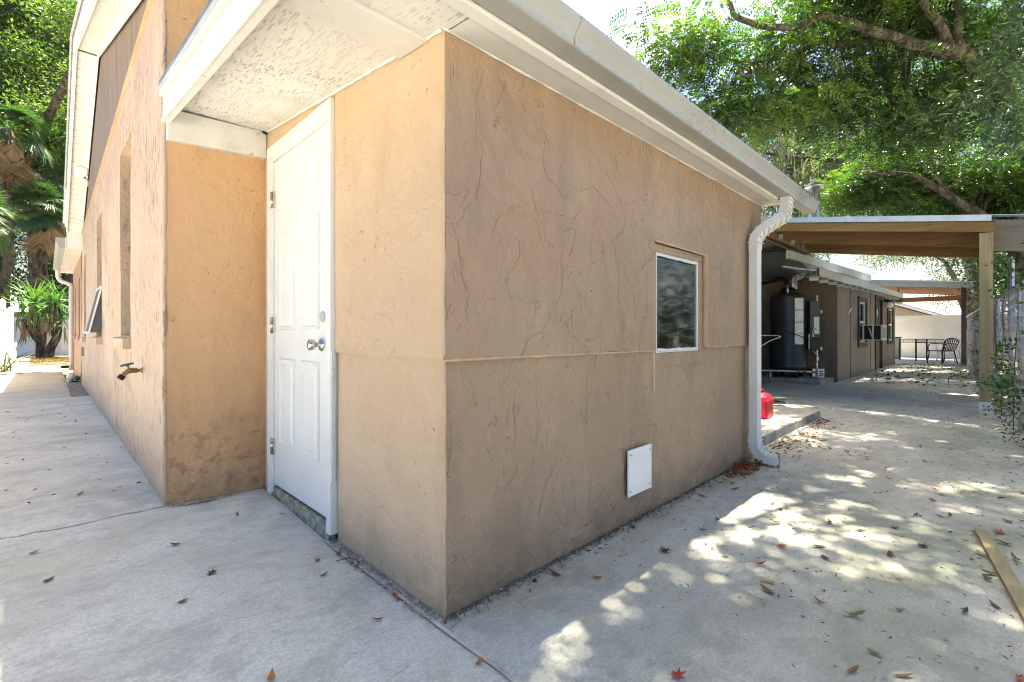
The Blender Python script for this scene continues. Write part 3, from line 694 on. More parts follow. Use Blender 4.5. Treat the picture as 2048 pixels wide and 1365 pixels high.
ec = MB(); ec.prism([(4.902, y, z) for y, z in gp[:8]] + [(4.902, 1.176, 2.203)], (.006, 0, 0)); ec.build('end_cap', 'gutter_white', gut)
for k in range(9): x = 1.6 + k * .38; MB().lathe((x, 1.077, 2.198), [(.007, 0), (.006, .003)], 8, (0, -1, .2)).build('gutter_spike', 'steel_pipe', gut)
# gutter debris: dirt and twigs on the lip
V = []; F = []
for k in range(420):
    x = rnd.choice([rnd.gauss(2.6, .18), rnd.uniform(1.8, 4.85), rnd.gauss(4.4, .15)]); y = rnd.uniform(1.056, 1.098); z = 2.203 if rnd.random() < .45 else 2.107 + rnd.random() * .09
    t = min(1, max(0, (z - 2.135) / .05)); y = 1.092 - .032 * t - .0015
    a = rnd.uniform(0, 6.28); l_ = rnd.uniform(.003, .013); b = len(V)
    V += [(x, y, z), (x + l_ * math.cos(a), y - .001, z + l_ * math.sin(a)), (x + .003, y - .002, z + .003)]; F.append((b, b + 1, b + 2))
npmesh('gutter_debris', V, F, 'dry_dark', annex, kind='stuff')
for k in range(6):
    x = 4.30 + .09 * k; a = rnd.uniform(-1, 1)
    MB().tube([(x, 1.064, 2.19), (x + .02, 1.052, 2.205), (x + .05 * a, 1.05, 2.19 - .03 * rnd.random())], .0022, 4).build('twig', 'bark', gut)
# downspout: ribbed rectangular tube
dp = [(-.5, -.38), (-.42, -.42), (-.36, -.38), (-.28, -.42), (-.2, -.38), (-.1, -.42), (0, -.38), (.1, -.42), (.2, -.38), (.28, -.42), (.36, -.38), (.42, -.42), (.5, -.38), (.5, .38), (-.5, .38)]
def spout(path, name, par, wd=.104, dd=.085, flare=0):
    pts = [Vector(p) for p in path]; m = MB(); V = []; F = []; k = len(dp)
    X = Vector((1, 0, 0))
    for i, p in enumerate(pts):
        d = (pts[min(i + 1, len(pts) - 1)] - pts[max(i - 1, 0)]).normalized()
        r = (X - d * X.dot(d)).normalized(); u = d.cross(r)       # u roughly +/-y
        if u.y < 0: u = -u
        sc = 1 + (flare if i == len(pts) - 1 else 0)
        V += [p + r * a * wd * sc + u * b * dd * sc for a, b in dp]
    for i in range(len(pts) - 1):
        for j in range(k): F.append((i * k + j, i * k + (j + 1) % k, (i + 1) * k + (j + 1) % k, (i + 1) * k + j))
    m.add(V, F); return m.build(name, 'spout_white', par)
def arc(P, n):      # catmull through points
    P = [Vector(p) for p in P]; out = []
    for i in range(len(P) - 1):
        a = P[max(i - 1, 0)]; b = P[i]; c = P[i + 1]; d = P[min(i + 2, len(P) - 1)]
        for k in range(n):
            t = k / n; out.append(.5 * ((2 * b) + (c - a) * t + (2 * a - 5 * b + 4 * c - d) * t * t + (3 * b - a - 3 * c + d) * t ** 3))
    out.append(P[-1]); return out
def steps(pts, amt=.006):  # crimped elbow: alternate radius via slight overlap
    return pts
elb = arc([(4.19, 1.135, 2.115), (4.19, 1.137, 2.03), (4.165, 1.155, 1.955), (4.07, 1.235, 1.875), (4.0, 1.293, 1.79), (3.99, 1.302, 1.69)], 5)
ds = spout(elb, 'downspout', annex); ds['label'] = 'ribbed white downspout with a double bend'
for i in range(2, len(elb) - 2, 2):
    p = Vector(elb[i]); q = Vector(elb[i + 1]); d = (q - p).normalized(); X = Vector((1, 0, 0)); r = (X - d * X.dot(d)).normalized(); u = d.cross(r); u = -u if u.y < 0 else u
    MB().hexa([p + r * a * .107 + u * b * .087 + d * c for c in (0, .006) for a, b in ((-.5, -.5), (.5, -.5), (.5, .5), (-.5, .5))]).build('crimp', 'spout_white', ds)
spout([(3.99, 1.302, 1.70), (3.99, 1.302, 1.2), (3.99, 1.302, .7), (3.99, 1.302, .21)], 'straight_pipe', ds, .092, .078)
el2 = arc([(3.99, 1.302, .24), (3.99, 1.300, .15), (4.0, 1.27, .085), (4.02, 1.20, .045), (4.04, 1.14, .040)], 5)
spout(el2, 'outlet_elbow', ds, flare=.1)
for i in range(3, len(el2) - 3, 2):
    p = Vector(el2[i]); q = Vector(el2[i + 1]); d = (q - p).normalized(); X = Vector((1, 0, 0)); r = (X - d * X.dot(d)).normalized(); u = d.cross(r); u = -u if u.y < 0 else u
    MB().hexa([p + r * a * .107 + u * b * .087 + d * c for c in (0, .006) for a, b in ((-.5, -.5), (.5, -.5), (.5, .5), (-.5, .5))]).build('crimp', 'spout_white', ds)
# mortar band on the seam and dark gap at the wall foot
crumbs('wall_foot_crumbs', [(1.02, 1.35, .0), (2.2, 1.35, 0), (3.9, 1.352, 0)], 2600, .011, .011, 'crumb')
crumbs('corner_crumbs', [(1.0, 1.33, .0), (.99, 1.5, .0), (.998, 1.9, .004), (1.0, 2.25, .008)], 700, .009, .012, 'crumb')
crumbs('dark_dirt_line', [(1.0, 1.36, .004), (2.4, 1.362, .004), (4.0, 1.362, .004)], 1600, .009, .006, 'dirt')
crumbs('inner_corner_dirt', [(.5, 3.26, .05), (.75, 3.27, .035), (1.0, 3.26, .015)], 500, .009, .012, 'crumb')
ms = MB(); V = []; 
for k in range(40):
    t = k / 39; y = .4 + 1.9 * t; e = .012 * mn.noise(Vector((y * 5, 0, 0)))
    V += [(.968 + .01 * (1 - t) + e, y, gz(.95, y) + .0045), (.990 + e * .3, y, .0045)]
ms.add(V, [(2 * k, 2 * k + 1, 2 * k + 3, 2 * k + 2) for k in range(39)]); ms.build('mortar_band', 'mortar', pave)

# ------------------------------------------------------------------ main house on the left
house = thing('house', (HX, YI, 0), 'tall pinkish tan stucco house with a brown sided gable and white eaves', 'building')
ORG[house.name] = Vector((HX, YI, 0))
wins = [(4.80, 5.55, 1.01, 2.64, .12), (7.62, 8.42, 1.0, 2.52, .12), (10.86, 11.5, .98, 2.42, .12)]
sheet('wall', 'faded_stucco', house, (HX, YI, 0), (0, 1, 0), (0, 0, 1), (-1, 0, 0), (.020, 12.36 - YI), (-.02, 2.90),
      holes=[(a - YI, b - YI, c, d) for a, b, c, d, e in wins], amp=.006, scale=1.5, depth=.13, wob=.003, step=.055, label='weathered wall facing the path', zf=None)
tri = MB(); tri.prism([(HX + .0, YI + .02, 2.885), (HX, 11.9, 2.885), (HX, YI + .02, 3.14)], (.1, 0, 0)); tri.build('wall_top', 'faded_stucco', house)
sheet('wall', 'salmon_stucco', house, (HX + .012, 12.40, 0), (0, 1, 0), (0, 0, 1), (-1, 0, 0), (0, 4.6), (-.02, 2.64),
      holes=[(.95, 1.5, .98, 2.2), (2.7, 3.2, 1.0, 2.1)], amp=.006, depth=.12, step=.12, label='darker far section of the wall')
sheet('wall', 'orange_stucco', house, (HX, YI, 0), (1, 0, 0), (0, 0, 1), (0, -1, 0), (.006, 1.0), (-.02, 3.3), amp=.007, scale=2.2, depth=.1, wob=.004, step=.035, label='orange wall facing the door nook')
cbm = MB(); pts = []; rr = []
for k in range(70):
    z = -.02 + k * 3.2 / 69; pts.append((HX + .003 + .006 * mn.noise(Vector((2, 3, z * 5))), YI + .004 + .004 * mn.noise(Vector((9, 1, z * 6))), z)); rr.append(.012 + .005 * mn.noise(Vector((z * 8, 4, 0))))
cbm.tube(pts, rr, 6).build('corner_bead', 'faded_stucco', house)
for (a, b, c, d, e) in wins:
    wv = MB().box(HX + .10, a - .02, c - .02, HX + .13, b + .02, d + .02).build('window', 'interior_dark', house)
    MB().box(HX + .085, a, c, HX + .10, b, c + .05).build('frame', 'trim_white', wv); MB().box(HX + .085, a, d - .04, HX + .10, b, d).build('frame', 'trim_white', wv)
    MB().box(HX + .092, a, c + .05, HX + .096, b, d - .04).build('pane', 'window_glass', wv)
    m = MB().hexa([(HX - .055, a - .03, c - .105), (HX + .08, a - .03, c - .105), (HX + .08, b + .06, c - .105), (HX - .055, b + .06, c - .105), (HX - .055, a - .03, c - .02), (HX + .08, a - .03, c), (HX + .08, b + .06, c), (HX - .055, b + .06, c - .02)])
    m.build('sill', 'faded_stucco', wv, bevel=.008)
for (a, b, c, d) in ((13.35, 13.9, .98, 2.2), (15.1, 15.6, 1.0, 2.1)):
    wv = MB().box(HX + .11, a - .02, c, HX + .14, b + .02, d).build('window', 'interior_dark', house)
    MB().box(HX - .03, a - .03, c - .09, HX + .09, b + .04, c).build('sill', 'salmon_stucco', wv, bevel=.006)
# open awning sash on second window
aw = MB(); hp = (HX + .0, 1.60); bp = (HX - .115, 1.04)
aw.bar((bp[0], 7.63, bp[1]), (bp[0], 8.40, bp[1]), .03, .02); aw.bar((hp[0], 7.63, hp[1]), (bp[0], 7.63, bp[1]), .018, .02, (0, 1, 0)); aw.bar((hp[0], 8.40, hp[1]), (bp[0], 8.40, bp[1]), .018, .02, (0, 1, 0))
aw.bar((hp[0], 7.63, hp[1]), (hp[0], 8.40, hp[1]), .02, .02)
ao = aw.build('awning_sash', 'trim_white', house)
MB().add([(hp[0], 7.635, hp[1]), (bp[0], 7.635, bp[1]), (bp[0], 8.395, bp[1]), (hp[0], 8.395, hp[1])], [(0, 1, 2, 3)]).build('insect_screen', 'screen_mesh', ao)
MB().add([(hp[0], 7.632, hp[1]), (bp[0], 7.632, bp[1]), (HX, 7.632, bp[1])], [(0, 1, 2)]).build('dark_side_sheet', 'screen_mesh', ao)  # dark triangular sheet at the side of the open sash
# gable siding
RY, RZ, NZ, FY, FZ = 8.05, 4.60, 3.13, 12.0, 2.92
def roofz(y): return NZ + (y - YI) * (RZ - NZ) / (RY - YI) if y < RY else RZ + (y - RY) * (FZ - RZ) / (FY - RY)
def ledz(y): return 3.14 - .0285 * (y - 3.5)
sg = MB(); V = []; F = []; y = YI; n = 0
ys = []
while y < FY - .03: ys.append(y); y += .048
for k, y in enumerate(ys):
    for (yy, dx) in ((y, 0), (y + .036, 0), (y + .036, .009), (y + .048, .009)):
        V += [(HX + .02 + dx, yy, ledz(yy) - .02), (HX + .02 + dx, yy, max(ledz(yy), roofz(yy) + .02))]
F = [(2 * i, 2 * i + 2, 2 * i + 3, 2 * i + 1) for i in range(len(V) // 2 - 1)]
sg.add(V, F); sg.build('gable_siding', 'brown_siding', house, label='brown grooved siding of the gable')
lt = MB(); lp = [(HX - .006, y, ledz(y) + .003 * mn.noise(Vector((0, y * 3, 0)))) for y in np.linspace(YI, FY, 60)]
for a, b in zip(lp[:-1], lp[1:]): lt.bar(a, b, .028, .012)
lt.build('ledge_trim', 'tan_stucco', house)
# soffit slats of the rake
SX0, SX1 = .262, HX - .004
def rakeslats(y0, y1, nm):
    n = int(round(abs(math.hypot(y1 - y0, roofz(y1) - roofz(y0))) / .148)); me = None; d = Vector((0, y1 - y0, roofz(y1) - roofz(y0))) / n
    ln = d.length; dn = d.normalized(); nn = Vector((0, -dn.z, dn.y))
    for k in range(n):
        p = Vector((SX0, y0, roofz(y0))) + d * k
        if me is None:
            m = MB(); a = Vector((0, 0, 0)); wdt = SX1 - SX0
            pr = [Vector((0, 0, 0)) + dn * .0, dn * (ln * .93), dn * (ln * .93) + nn * .008, dn * (ln * 1.0) + nn * .008, dn * ln + nn * .016, nn * .016]
            m.prism([v for v in pr], (wdt, 0, 0)); o = m.build(nm, 'vinyl_white', None); me = o.data; o.parent = house; o.location = p - ORG[house.name]
        else:
            o = bpy.data.objects.new(nm, me); COL.objects.link(o); o.parent = house; o.location = p - ORG[house.name]
rakeslats(YI + .02, RY - .02, 'soffit_slat'); rakeslats(RY + .02, FY, 'soffit_slat')
def alongroof(x, dz, wd, ht, name, mat, y0=YI, y1=FY, bevel=0):
    m = MB()
    for a, b in (((x, y0, roofz(y0) + dz), (x, RY, RZ + dz)), ((x, RY, RZ + dz), (x, y1, roofz(y1) + dz))): m.bar(a, b, wd, ht)
    return m.build(name, mat, house)
alongroof(SX1 - .004, -.014, .016, .035, 'soffit_trim', 'vinyl_white')
alongroof(SX0 - .004, .05, .022, .16, 'rake_fascia', 'trim_white')
alongroof(SX0 - .020, .105, .014, .06, 'rake_fascia', 'vinyl_white')
alongroof(SX0 - .034, .150, .05, .02, 'shingle_edge', 'metal_flashing')
r1 = MB(); r1.hexa([(.22, YI - .35, roofz(YI) + .04), (9, YI - .35, roofz(YI) + .04), (9, RY, RZ + .13), (.22, RY, RZ + .13), (.22, YI - .35, roofz(YI) + .09), (9, YI - .35, roofz(YI) + .09), (9, RY, RZ + .17), (.22, RY, RZ + .17)])
r1.hexa([(.22, RY, RZ + .13), (9, RY, RZ + .13), (9, FY + .1, FZ + .10), (.22, FY + .1, FZ + .10), (.22, RY, RZ + .17), (9, RY, RZ + .17), (9, FY + .1, FZ + .14), (.22, FY + .1, FZ + .14)])
r1.hexa([(.25, FY + .02, 2.78), (9, FY + .02, 2.78), (9, 17.2, 2.78), (.25, 17.2, 2.78), (.25, FY + .02, 2.84), (9, FY + .02, 3.4), (9, 17.2, 3.4), (.25, 17.2, 2.84)])
r1.build('roof', 'shingle', house)
MB().box(HX + .14, YI + .12, 0, 9.0, 17.0, 2.88).build('wall_core', 'interior_dark', house)
MB().box(XE, YI + .02, -.02, 9.05, YI + .11, 3.1).build('wall', 'shed_stucco', house)
# boxed eave beyond the gable
MB().box(.255, FY - .02, 2.62, HX + .01, FY + .01, 2.94).build('eave_end_board', 'vinyl_white', house)
es = MB().box(.262, FY + .012, 2.612, HX + .02, 17.1, 2.635); es.build('eave_soffit', 'trim_white', house)
MB().box(.235, FY - .02, 2.60, .262, 17.1, 2.80).build('eave_fascia', 'trim_white', house)
MB().lathe((.36, 15.4, 2.61), [(.05, 0), (.055, -.01), (.04, -.03)], 16).build('eave_lamp', 'lamp_glass', house)
gl = MB().prism([(.235, 12.0, 2.60), (.15, 12.0, 2.60), (.14, 12.0, 2.66), (.11, 12.0, 2.71), (.11, 12.0, 2.79), (.235, 12.0, 2.79)], (0, 5.1, 0)).build('gutter', 'gutter_white', house)
MB().tube(arc([(.19, 16.3, 2.62), (.19, 16.3, 2.45), (.24, 16.25, 2.33), (.36, 16.2, 2.28), (.425, 16.1, 2.2), (.425, 16.05, 2.0), (.425, 16.0, .12)], 5), .045, 8).build('downspout', 'vinyl_white', house)
MB().box(HX - .006, 12.365, 0, HX + .02, 12.395, 2.6).build('joint_gap', 'dirt', house)
MB().box(HX - .035, 11.55, .62, HX + .0, 11.72, .78).build('outlet_box', 'utility_grey', house, label='small grey outlet box low on the wall')
# floodlight
fl = thing('floodlight', (HX - .0, 9.55, 3.32), 'white round floodlight on the rake of the brown gable', 'light')
MB().lathe((HX - .03, 9.55, 3.30), [(.055, 0), (.06, .02), (.06, .05), (.03, .055)], 20, (-1, 0, 0)).build('base', 'plastic_white', fl)
MB().tube([(HX - .06, 9.55, 3.33), (HX - .09, 9.5, 3.40)], .018, 8).build('arm', 'heater_grey', fl)
MB().lathe((HX - .10, 9.48, 3.43), [(.03, -.07), (.045, -.04), (.085, 0), (.09, .03), (.088, .035)], 24, (-.55, -.8, .05)).build('lamp_head', 'plastic_white', fl)
MB().lathe((HX - .10, 9.48, 3.43), [(.08, .030), (.06, .040), (.02, .045)], 24, (-.55, -.8, .05)).build('lamp_lens', 'lamp_glass', fl)
# hose tap
tp = thing('hose_tap', (HX, 4.16, .77), 'old brass hose tap with a green handle on the peeling house wall', 'tap')
MB().lathe((HX + .004, 4.16, .772), [(.024, 0), (.022, .006), (.012, .01), (.011, .03), (.018, .032), (.018, .048), (.012, .05)], 14, (-1, 0, 0)).build('wall_stub', 'brass_old', tp)
MB().tube(arc([(HX - .045, 4.16, .772), (HX - .07, 4.155, .772), (HX - .09, 4.15, .760), (HX - .11, 4.148, .735)], 4), [.016, .017, .018, .019, .019, .018, .017, .016, .015, .015, .015, .015, .015], 12).build('body', 'brass_old', tp)
MB().lathe((HX - .106, 4.148, .742), [(.018, 0), (.021, .003), (.021, .028), (.015, .03)], 14, (-.6, -.05, -.8)).build('hose_thread', 'black_paint', tp)
MB().tube([(HX - .072, 4.155, .775), (HX - .082, 4.152, .812)], .007, 8).build('stem', 'brass_old', tp)
hd = MB(); hc_ = Vector((HX - .084, 4.151, .815)); ax = Vector((-.25, 0, .97)); r_ = Vector((0, 1, 0)); u_ = ax.cross(r_)
hd.tube([hc_ + r_ * .034 * math.cos(t) + u_ * .034 * math.sin(t) for t in np.linspace(0, 2 * math.pi, 17)], .006, 6); hd.bar(hc_ - r_ * .03, hc_ + r_ * .03, .008, .006); hd.bar(hc_ - u_ * .03, hc_ + u_ * .03, .008, .006)
hd.build('handle', 'tap_green', tp)
# PVC cleanout
pv = thing('cleanout_pipe', (.36, 13.2, .03), 'white plastic cleanout pipes low beside the house wall', 'pipe')
MB().tube([(.33, 13.3, .14), (.33, 12.95, .14)], .055, 12).build('pipe', 'plastic_white', pv); MB().tube([(.33, 13.12, .0), (.33, 13.12, .22)], .05, 12).build('riser', 'plastic_white', pv); MB().tube([(.43, 13.3, .12), (.43, 12.9, .12)], .045, 12).build('pipe', 'tap_green', pv)

# ------------------------------------------------------------------ carport
CX0, CX1 = 8.42, 11.42
def bz(y): return 2.305 + .158 * y          # beam underside
car = thing('carport', (CX0, .03, 0), 'new timber carport with a metal roof standing beyond the brown room', 'carport')
def slope_beam(x0, x1, y0, y1, za, zb, name, mat, par, bevel=.003):
    return MB().hexa([(x0, y0, bz(y0) + za), (x1, y0, bz(y0) + za), (x1, y1, bz(y1) + za), (x0, y1, bz(y1) + za), (x0, y0, bz(y0) + zb), (x1, y0, bz(y0) + zb), (x1, y1, bz(y1) + zb), (x0, y1, bz(y1) + zb)]).build(name, mat, par, bevel)
slope_beam(CX0, CX0 + .04, -.045, 2.75, .0, .125, 'front_beam', 'wood_beam', car)
for x, dz, wm in ((9.22, -.012, 'wood_beam_shaded'), (9.93, .0, 'wood_beam'), (10.62, -.02, 'wood_beam_shaded'), (11.36, -.008, 'wood_beam')): slope_beam(x, x + .045, -.0, 2.62, dz, .13, 'joist', wm, car)
MB().box(CX0 + .042, -.045, bz(0) - .03, CX1, .0, bz(0) + .118).build('side_beam', 'wood_beam', car, bevel=.003)
MB().box(CX0 + .042, 2.63, bz(2.63) - .03, CX1, 2.68, bz(2.63) + .11).build('side_beam', 'wood_beam', car, bevel=.003)
for (x, y) in ((CX0 + .02, -.035), (CX1 - .16, -.035)):
    po = MB().box(x, y, .04, x + .125, y + .125, bz(0) - .003 + .0).build('post', 'wood_post', car, bevel=.004)
    br = MB().box(x - .004, y + .0, .0, x - .001, y + .125, .16).build('base_bracket', 'plastic_white', po)
    MB().box(x - .003, y - .004, .0, x + .125, y - .001, .16).build('base_bracket', 'plastic_white', po)
    for zz, yy in ((.06, .04), (.06, .085), (.11, .04), (.11, .085)): MB().lathe((x - .004, y + yy, zz), [(.011, 0), (.009, .004)], 8, (-1, 0, 0)).build('bolt_hole', 'black_paint', br)
# corrugated roof sheets
k = 0; x = CX0 - .03
while x < CX1:
    x2 = min(x + .62, CX1 + .03); m = MB(); V = []; F = []; n = 0; xx = x; y0, y1 = -.40, 2.78
    prof = []
    while xx < x2 - .001:
        for dx, dz in ((0, 0), (.035, 0), (.042, .018), (.062, .018), (.069, 0)): prof.append((xx + dx, dz))
        xx += .1033
    prof.append((x2, 0))
    for (px_, dz) in prof:
        V += [(px_, y0, bz(y0) + .135 + dz), (px_, y1, bz(y1) + .135 + dz)]
    F = [(2 * i, 2 * i + 2, 2 * i + 3, 2 * i + 1) for i in range(len(prof) - 1)]
    m.add(V, F); m.build('roof_sheet', 'metal_roof', car); x = x2 + .001
MB().hexa([(CX0 - .045, -.02, bz(0) + .128), (CX0 - .035, -.02, bz(0) + .128), (CX0 - .035, 2.9, bz(2.9) + .128), (CX0 - .045, 2.9, bz(2.9) + .128), (CX0 - .045, -.02, bz(0) + .20), (CX0 - .035, -.02, bz(0) + .20), (CX0 - .035, 2.9, bz(2.9) + .20), (CX0 - .045, 2.9, bz(2.9) + .20)]).build('front_flashing', 'metal_flashing', car)
MB().hexa([(CX0 - .045, -.42, bz(-.42) + .203), (CX0 + .10, -.42, bz(-.42) + .203), (CX0 + .10, 2.9, bz(2.9) + .203), (CX0 - .045, 2.9, bz(2.9) + .203), (CX0 - .045, -.42, bz(-.42) + .209), (CX0 + .10, -.42, bz(-.42) + .209), (CX0 + .10, 2.9, bz(2.9) + .209), (CX0 - .045, 2.9, bz(2.9) + .209)]).build('top_flashing', 'metal_flashing', car)
for x in (9.22, 9.93, 10.62): MB().box(x - .012, 2.55, bz(2.55) - .02, x - .002, 2.62, bz(2.55) + .07).build('joist_hanger', 'metal_flashing', car)

# ------------------------------------------------------------------ shed (long brown outbuilding)
SXX, SY = 11.824, 2.241
shed = thing('shed', (SXX, SY, 0), 'long low brown outbuilding with dark trimmed windows and door behind the carport', 'building')
def eavez(x): return 2.035 + (x - 10.5) * .0185
holes = [(14.05 - SXX, 15.0 - SXX, .80, 1.83), (16.45 - SXX, 17.6 - SXX, -.02, 2.08), (18.72 - SXX, 19.75 - SXX, .78, 1.84)]
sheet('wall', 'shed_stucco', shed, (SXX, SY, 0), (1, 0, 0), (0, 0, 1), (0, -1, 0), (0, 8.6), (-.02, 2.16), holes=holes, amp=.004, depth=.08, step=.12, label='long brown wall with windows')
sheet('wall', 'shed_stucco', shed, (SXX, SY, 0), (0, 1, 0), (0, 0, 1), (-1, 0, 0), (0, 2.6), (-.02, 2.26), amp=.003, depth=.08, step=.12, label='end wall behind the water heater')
for x in (13.1, 15.7, 18.2): MB().box(x, SY - .008, 0, x + .012, SY + .02, 2.1).build('panel_joint', 'dark_brown_trim', shed)
MB().box(SXX + .1, SY + .1, 0, 20.4, SY + 2.5, 2.1).build('wall_core', 'interior_dark', shed)
for (a, b, c, d) in ((13.96, 15.09, .68, 1.93), (18.63, 19.84, .68, 1.93)):
    w1 = MB(); t = .12
    w1.box(a, SY - .035, c, a + t, SY + .02, d); w1.box(b - t, SY - .035, c, b, SY + .02, d); w1.box(a + t, SY - .035, c, b - t, SY + .02, c + t); w1.box(a + t, SY - .035, d - t, b - t, SY + .02, d)
    wo_ = w1.build('window', 'dark_brown_trim', shed)
    f = MB(); a2, b2, c2, d2 = a + t, b - t, c + t, d - t; q = .045
    f.box(a2, SY + .0, c2, a2 + q, SY + .05, d2); f.box(b2 - q, SY, c2, b2, SY + .05, d2); f.box(a2 + q, SY, c2, b2 - q, SY + .05, c2 + q); f.box(a2 + q, SY, d2 - q, b2 - q, SY + .05, d2); f.box(a2 + q, SY + .002, (c2 + d2) / 2 - .03, b2 - q, SY + .05, (c2 + d2) / 2 + .03)
    f.build('frame', 'trim_white', wo_)
    MB().box(a2 + q, SY + .03, c2 + q, b2 - q, SY + .034, d2 - q).build('pane', 'window_glass', wo_)
dr = MB(); dr.box(16.42, SY - .03, -.0, 16.52, SY + .03, 2.10); dr.box(17.53, SY - .03, 0, 17.63, SY + .03, 2.10); dr.box(16.52, SY - .03, 2.0, 17.53, SY + .03, 2.10)
do = MB().box(16.52, SY + .03, .02, 17.53, SY + .06, 2.0).build('door', 'dark_brown_trim', shed, label='dark brown door with an upper glass pane')
dr.build('door_frame', 'dark_brown_trim', do)
MB().box(16.75, SY + .024, 1.25, 17.3, SY + .029, 1.85).build('door_pane', 'window_glass', do)
MB().box(16.74, SY + .020, 1.24, 16.76, SY + .028, 1.86).build('pane_trim', 'trim_white', do); MB().box(17.29, SY + .020, 1.24, 17.31, SY + .028, 1.86).build('pane_trim', 'trim_white', do)
# eave fascia, roof tiers
m = MB(); xs = np.linspace(9.42, 20.7, 24); V = []; F = []
for x in xs:
    e = .015 * mn.noise(Vector((x * .9, 0, 0))); V += [(x, 2.05, eavez(x) + e), (x, 2.05, eavez(x) + .14 + e * .6), (x, 2.09, eavez(x) + .14 + e * .6), (x, 2.09, eavez(x) + e)]
for i in range(len(xs) - 1):
    for j in range(4): F.append((i * 4 + j, i * 4 + (j + 1) % 4, (i + 1) * 4 + (j + 1) % 4, (i + 1) * 4 + j))
m.add(V, F); m.build('eave_fascia', 'old_white', shed)
MB().hexa([(9.43, 2.092, 2.10), (20.7, 2.092, 2.30), (20.7, 2.62, 2.40), (9.43, 2.62, 2.22), (9.43, 2.092, 2.12), (20.7, 2.092, 2.33), (20.7, 2.62, 2.44), (9.43, 2.62, 2.25)]).build('roof', 'metal_flashing', shed)
MB().hexa([(9.43, 2.095, 2.012), (20.7, 2.095, 2.225), (20.7, 2.24, 2.225), (9.43, 2.24, 2.012), (9.43, 2.095, 2.03), (20.7, 2.095, 2.245), (20.7, 2.24, 2.245), (9.43, 2.24, 2.03)]).build('eave_soffit', 'wood_grey', shed)
for i in range(16):
    x = 9.6 + i * .70; MB().box(x, 2.10, eavez(x) - .06, x + .045, 2.235, eavez(x) + .0).build('rafter_tail', 'old_white', shed)
m = MB(); m.hexa([(9.8, 2.60, 2.42), (18.4, 2.60, 2.66), (18.4, 2.66, 2.66), (9.8, 2.66, 2.42), (9.8, 2.60, 2.57), (18.4, 2.60, 2.86), (18.4, 2.66, 2.86), (9.8, 2.66, 2.57)]); m.build('upper_fascia', 'old_white', shed)
m = MB(); m.hexa([(11.9, 2.62, 2.25), (18.3, 2.62, 2.4), (18.3, 5, 2.4), (11.9, 5, 2.25), (9.85, 2.62, 2.56), (18.4, 2.62, 2.85), (18.4, 5, 3.0), (9.85, 5, 2.7)]); m.build('upper_roof', 'metal_roof', shed)
# porch roof over the heater, metal underside
m = MB(); V = []; prof = []; xx = 9.05
while xx < 12.0:
    for dx, dz in ((0, 0), (.07, 0), (.085, .02), (.125, .02), (.14, 0)): prof.append((xx + dx, dz))
    xx += .21
for a, dz in prof: V += [(a, 2.86, 2.74 + dz), (a, 4.7, 2.30 + dz)]
m.add(V, [(2 * i, 2 * i + 2, 2 * i + 3, 2 * i + 1) for i in range(len(prof) - 1)])
m.build('porch_sheet', 'metal_roof', shed)
MB().box(9.0, 2.83, 2.70, 12.0, 2.86, 2.80).build('porch_edge', 'wood_grey', shed)
MB().box(SXX - .4, 4.70, 0, SXX + .1, 4.78, 2.6).build('back_panel', 'dark_brown_trim', shed); MB().box(9.05, 4.70, 0, SXX - .41, 4.78, 2.4).build('back_panel', 'dark_brown_trim', shed)
MB().tube(arc([(11.72, 4.3, 2.16), (11.70, 3.6, 2.18), (11.72, 3.25, 2.24), (11.76, 3.18, 2.15), (11.76, 3.16, 1.7)], 5), .035, 8).build('conduit', 'black_paint', shed)
# wall lamp
lm = thing('wall_lamp', (18.05, SY, 2.0), 'small lantern with a clear glass globe on the outbuilding wall', 'light')
MB().lathe((18.05, SY - .0, 2.03), [(.07, 0), (.07, .02), (.03, .03), (.03, .12)], 14, (0, -1, 0)).build('bracket', 'black_paint', lm)
MB().lathe((18.05, SY - .13, 2.0), [(.10, .02), (.11, 0), (.09, -.03)], 16).build('hood', 'black_paint', lm); MB().lathe((18.05, SY - .13, 1.96), [(.085, 0), (.10, -.06), (.08, -.14), (.04, -.17)], 16).build('globe', 'lamp_glass', lm)
# paper scrap on wall
sc_ = MB().add([(12.75, SY - .02, 1.44), (12.95, SY - .02, 1.50), (13.08, SY - .05, 1.62), (12.90, SY - .03, 1.56)], [(0, 1, 2, 3)]).build('paper_scrap', 'plastic_white'); sc_['label'] = 'torn white scrap stuck to the outbuilding wall left of its first window'; sc_['category'] = 'paper'
# air conditioner
ac = thing('air_conditioner', (14.55, SY - .04, .86), 'beige window air conditioner jutting out of the outbuilding window', 'air conditioner')
ax0, ax1, ay0, ay1, az0, az1 = 14.27, 14.93, 1.80, SY + .05, .86, 1.235
cs = MB(); t = .02
cs.box(ax0, ay0, az0, ax1, ay1, az0 + t); cs.box(ax0, ay0, az1 - t, ax1, ay1, az1); cs.box(ax0 + .01, ay0 + .005, az0 + t, ax1 - .01, ay0 + .03, az1 - t)
for yy in (ay0, ay0 + .17, ay0 + .36): cs.box(ax0, yy, az0 + t, ax0 + .02, yy + .035, az1 - t)
cs.box(ax1 - .02, ay0, az0 + t, ax1, ay1, az1 - t)
cs.build('casing', 'ac_metal', ac, bevel=.004)
MB().box(ax0 + .02, ay0 + .03, az0 + t, ax1 - .03, ay1, az1 - t).build('coil', 'black_paint', ac)
for k in range(9): MB().box(ax0 + .05 + k * .06, ay0 - .008, az0 + .05, ax0 + .085 + k * .06, ay0 + .002, az1 - .06).build('grille_fin', 'utility_grey', ac)
MB().tube([(ax0 + .012, ay0 + .21, az0 + .06), (ax0 + .0, ay0 + .25, az1 - .12), (ax0 + .01, ay0 + .28, az1 - .05)], .018, 6).build('pipe_bend', 'steel_pipe', ac)

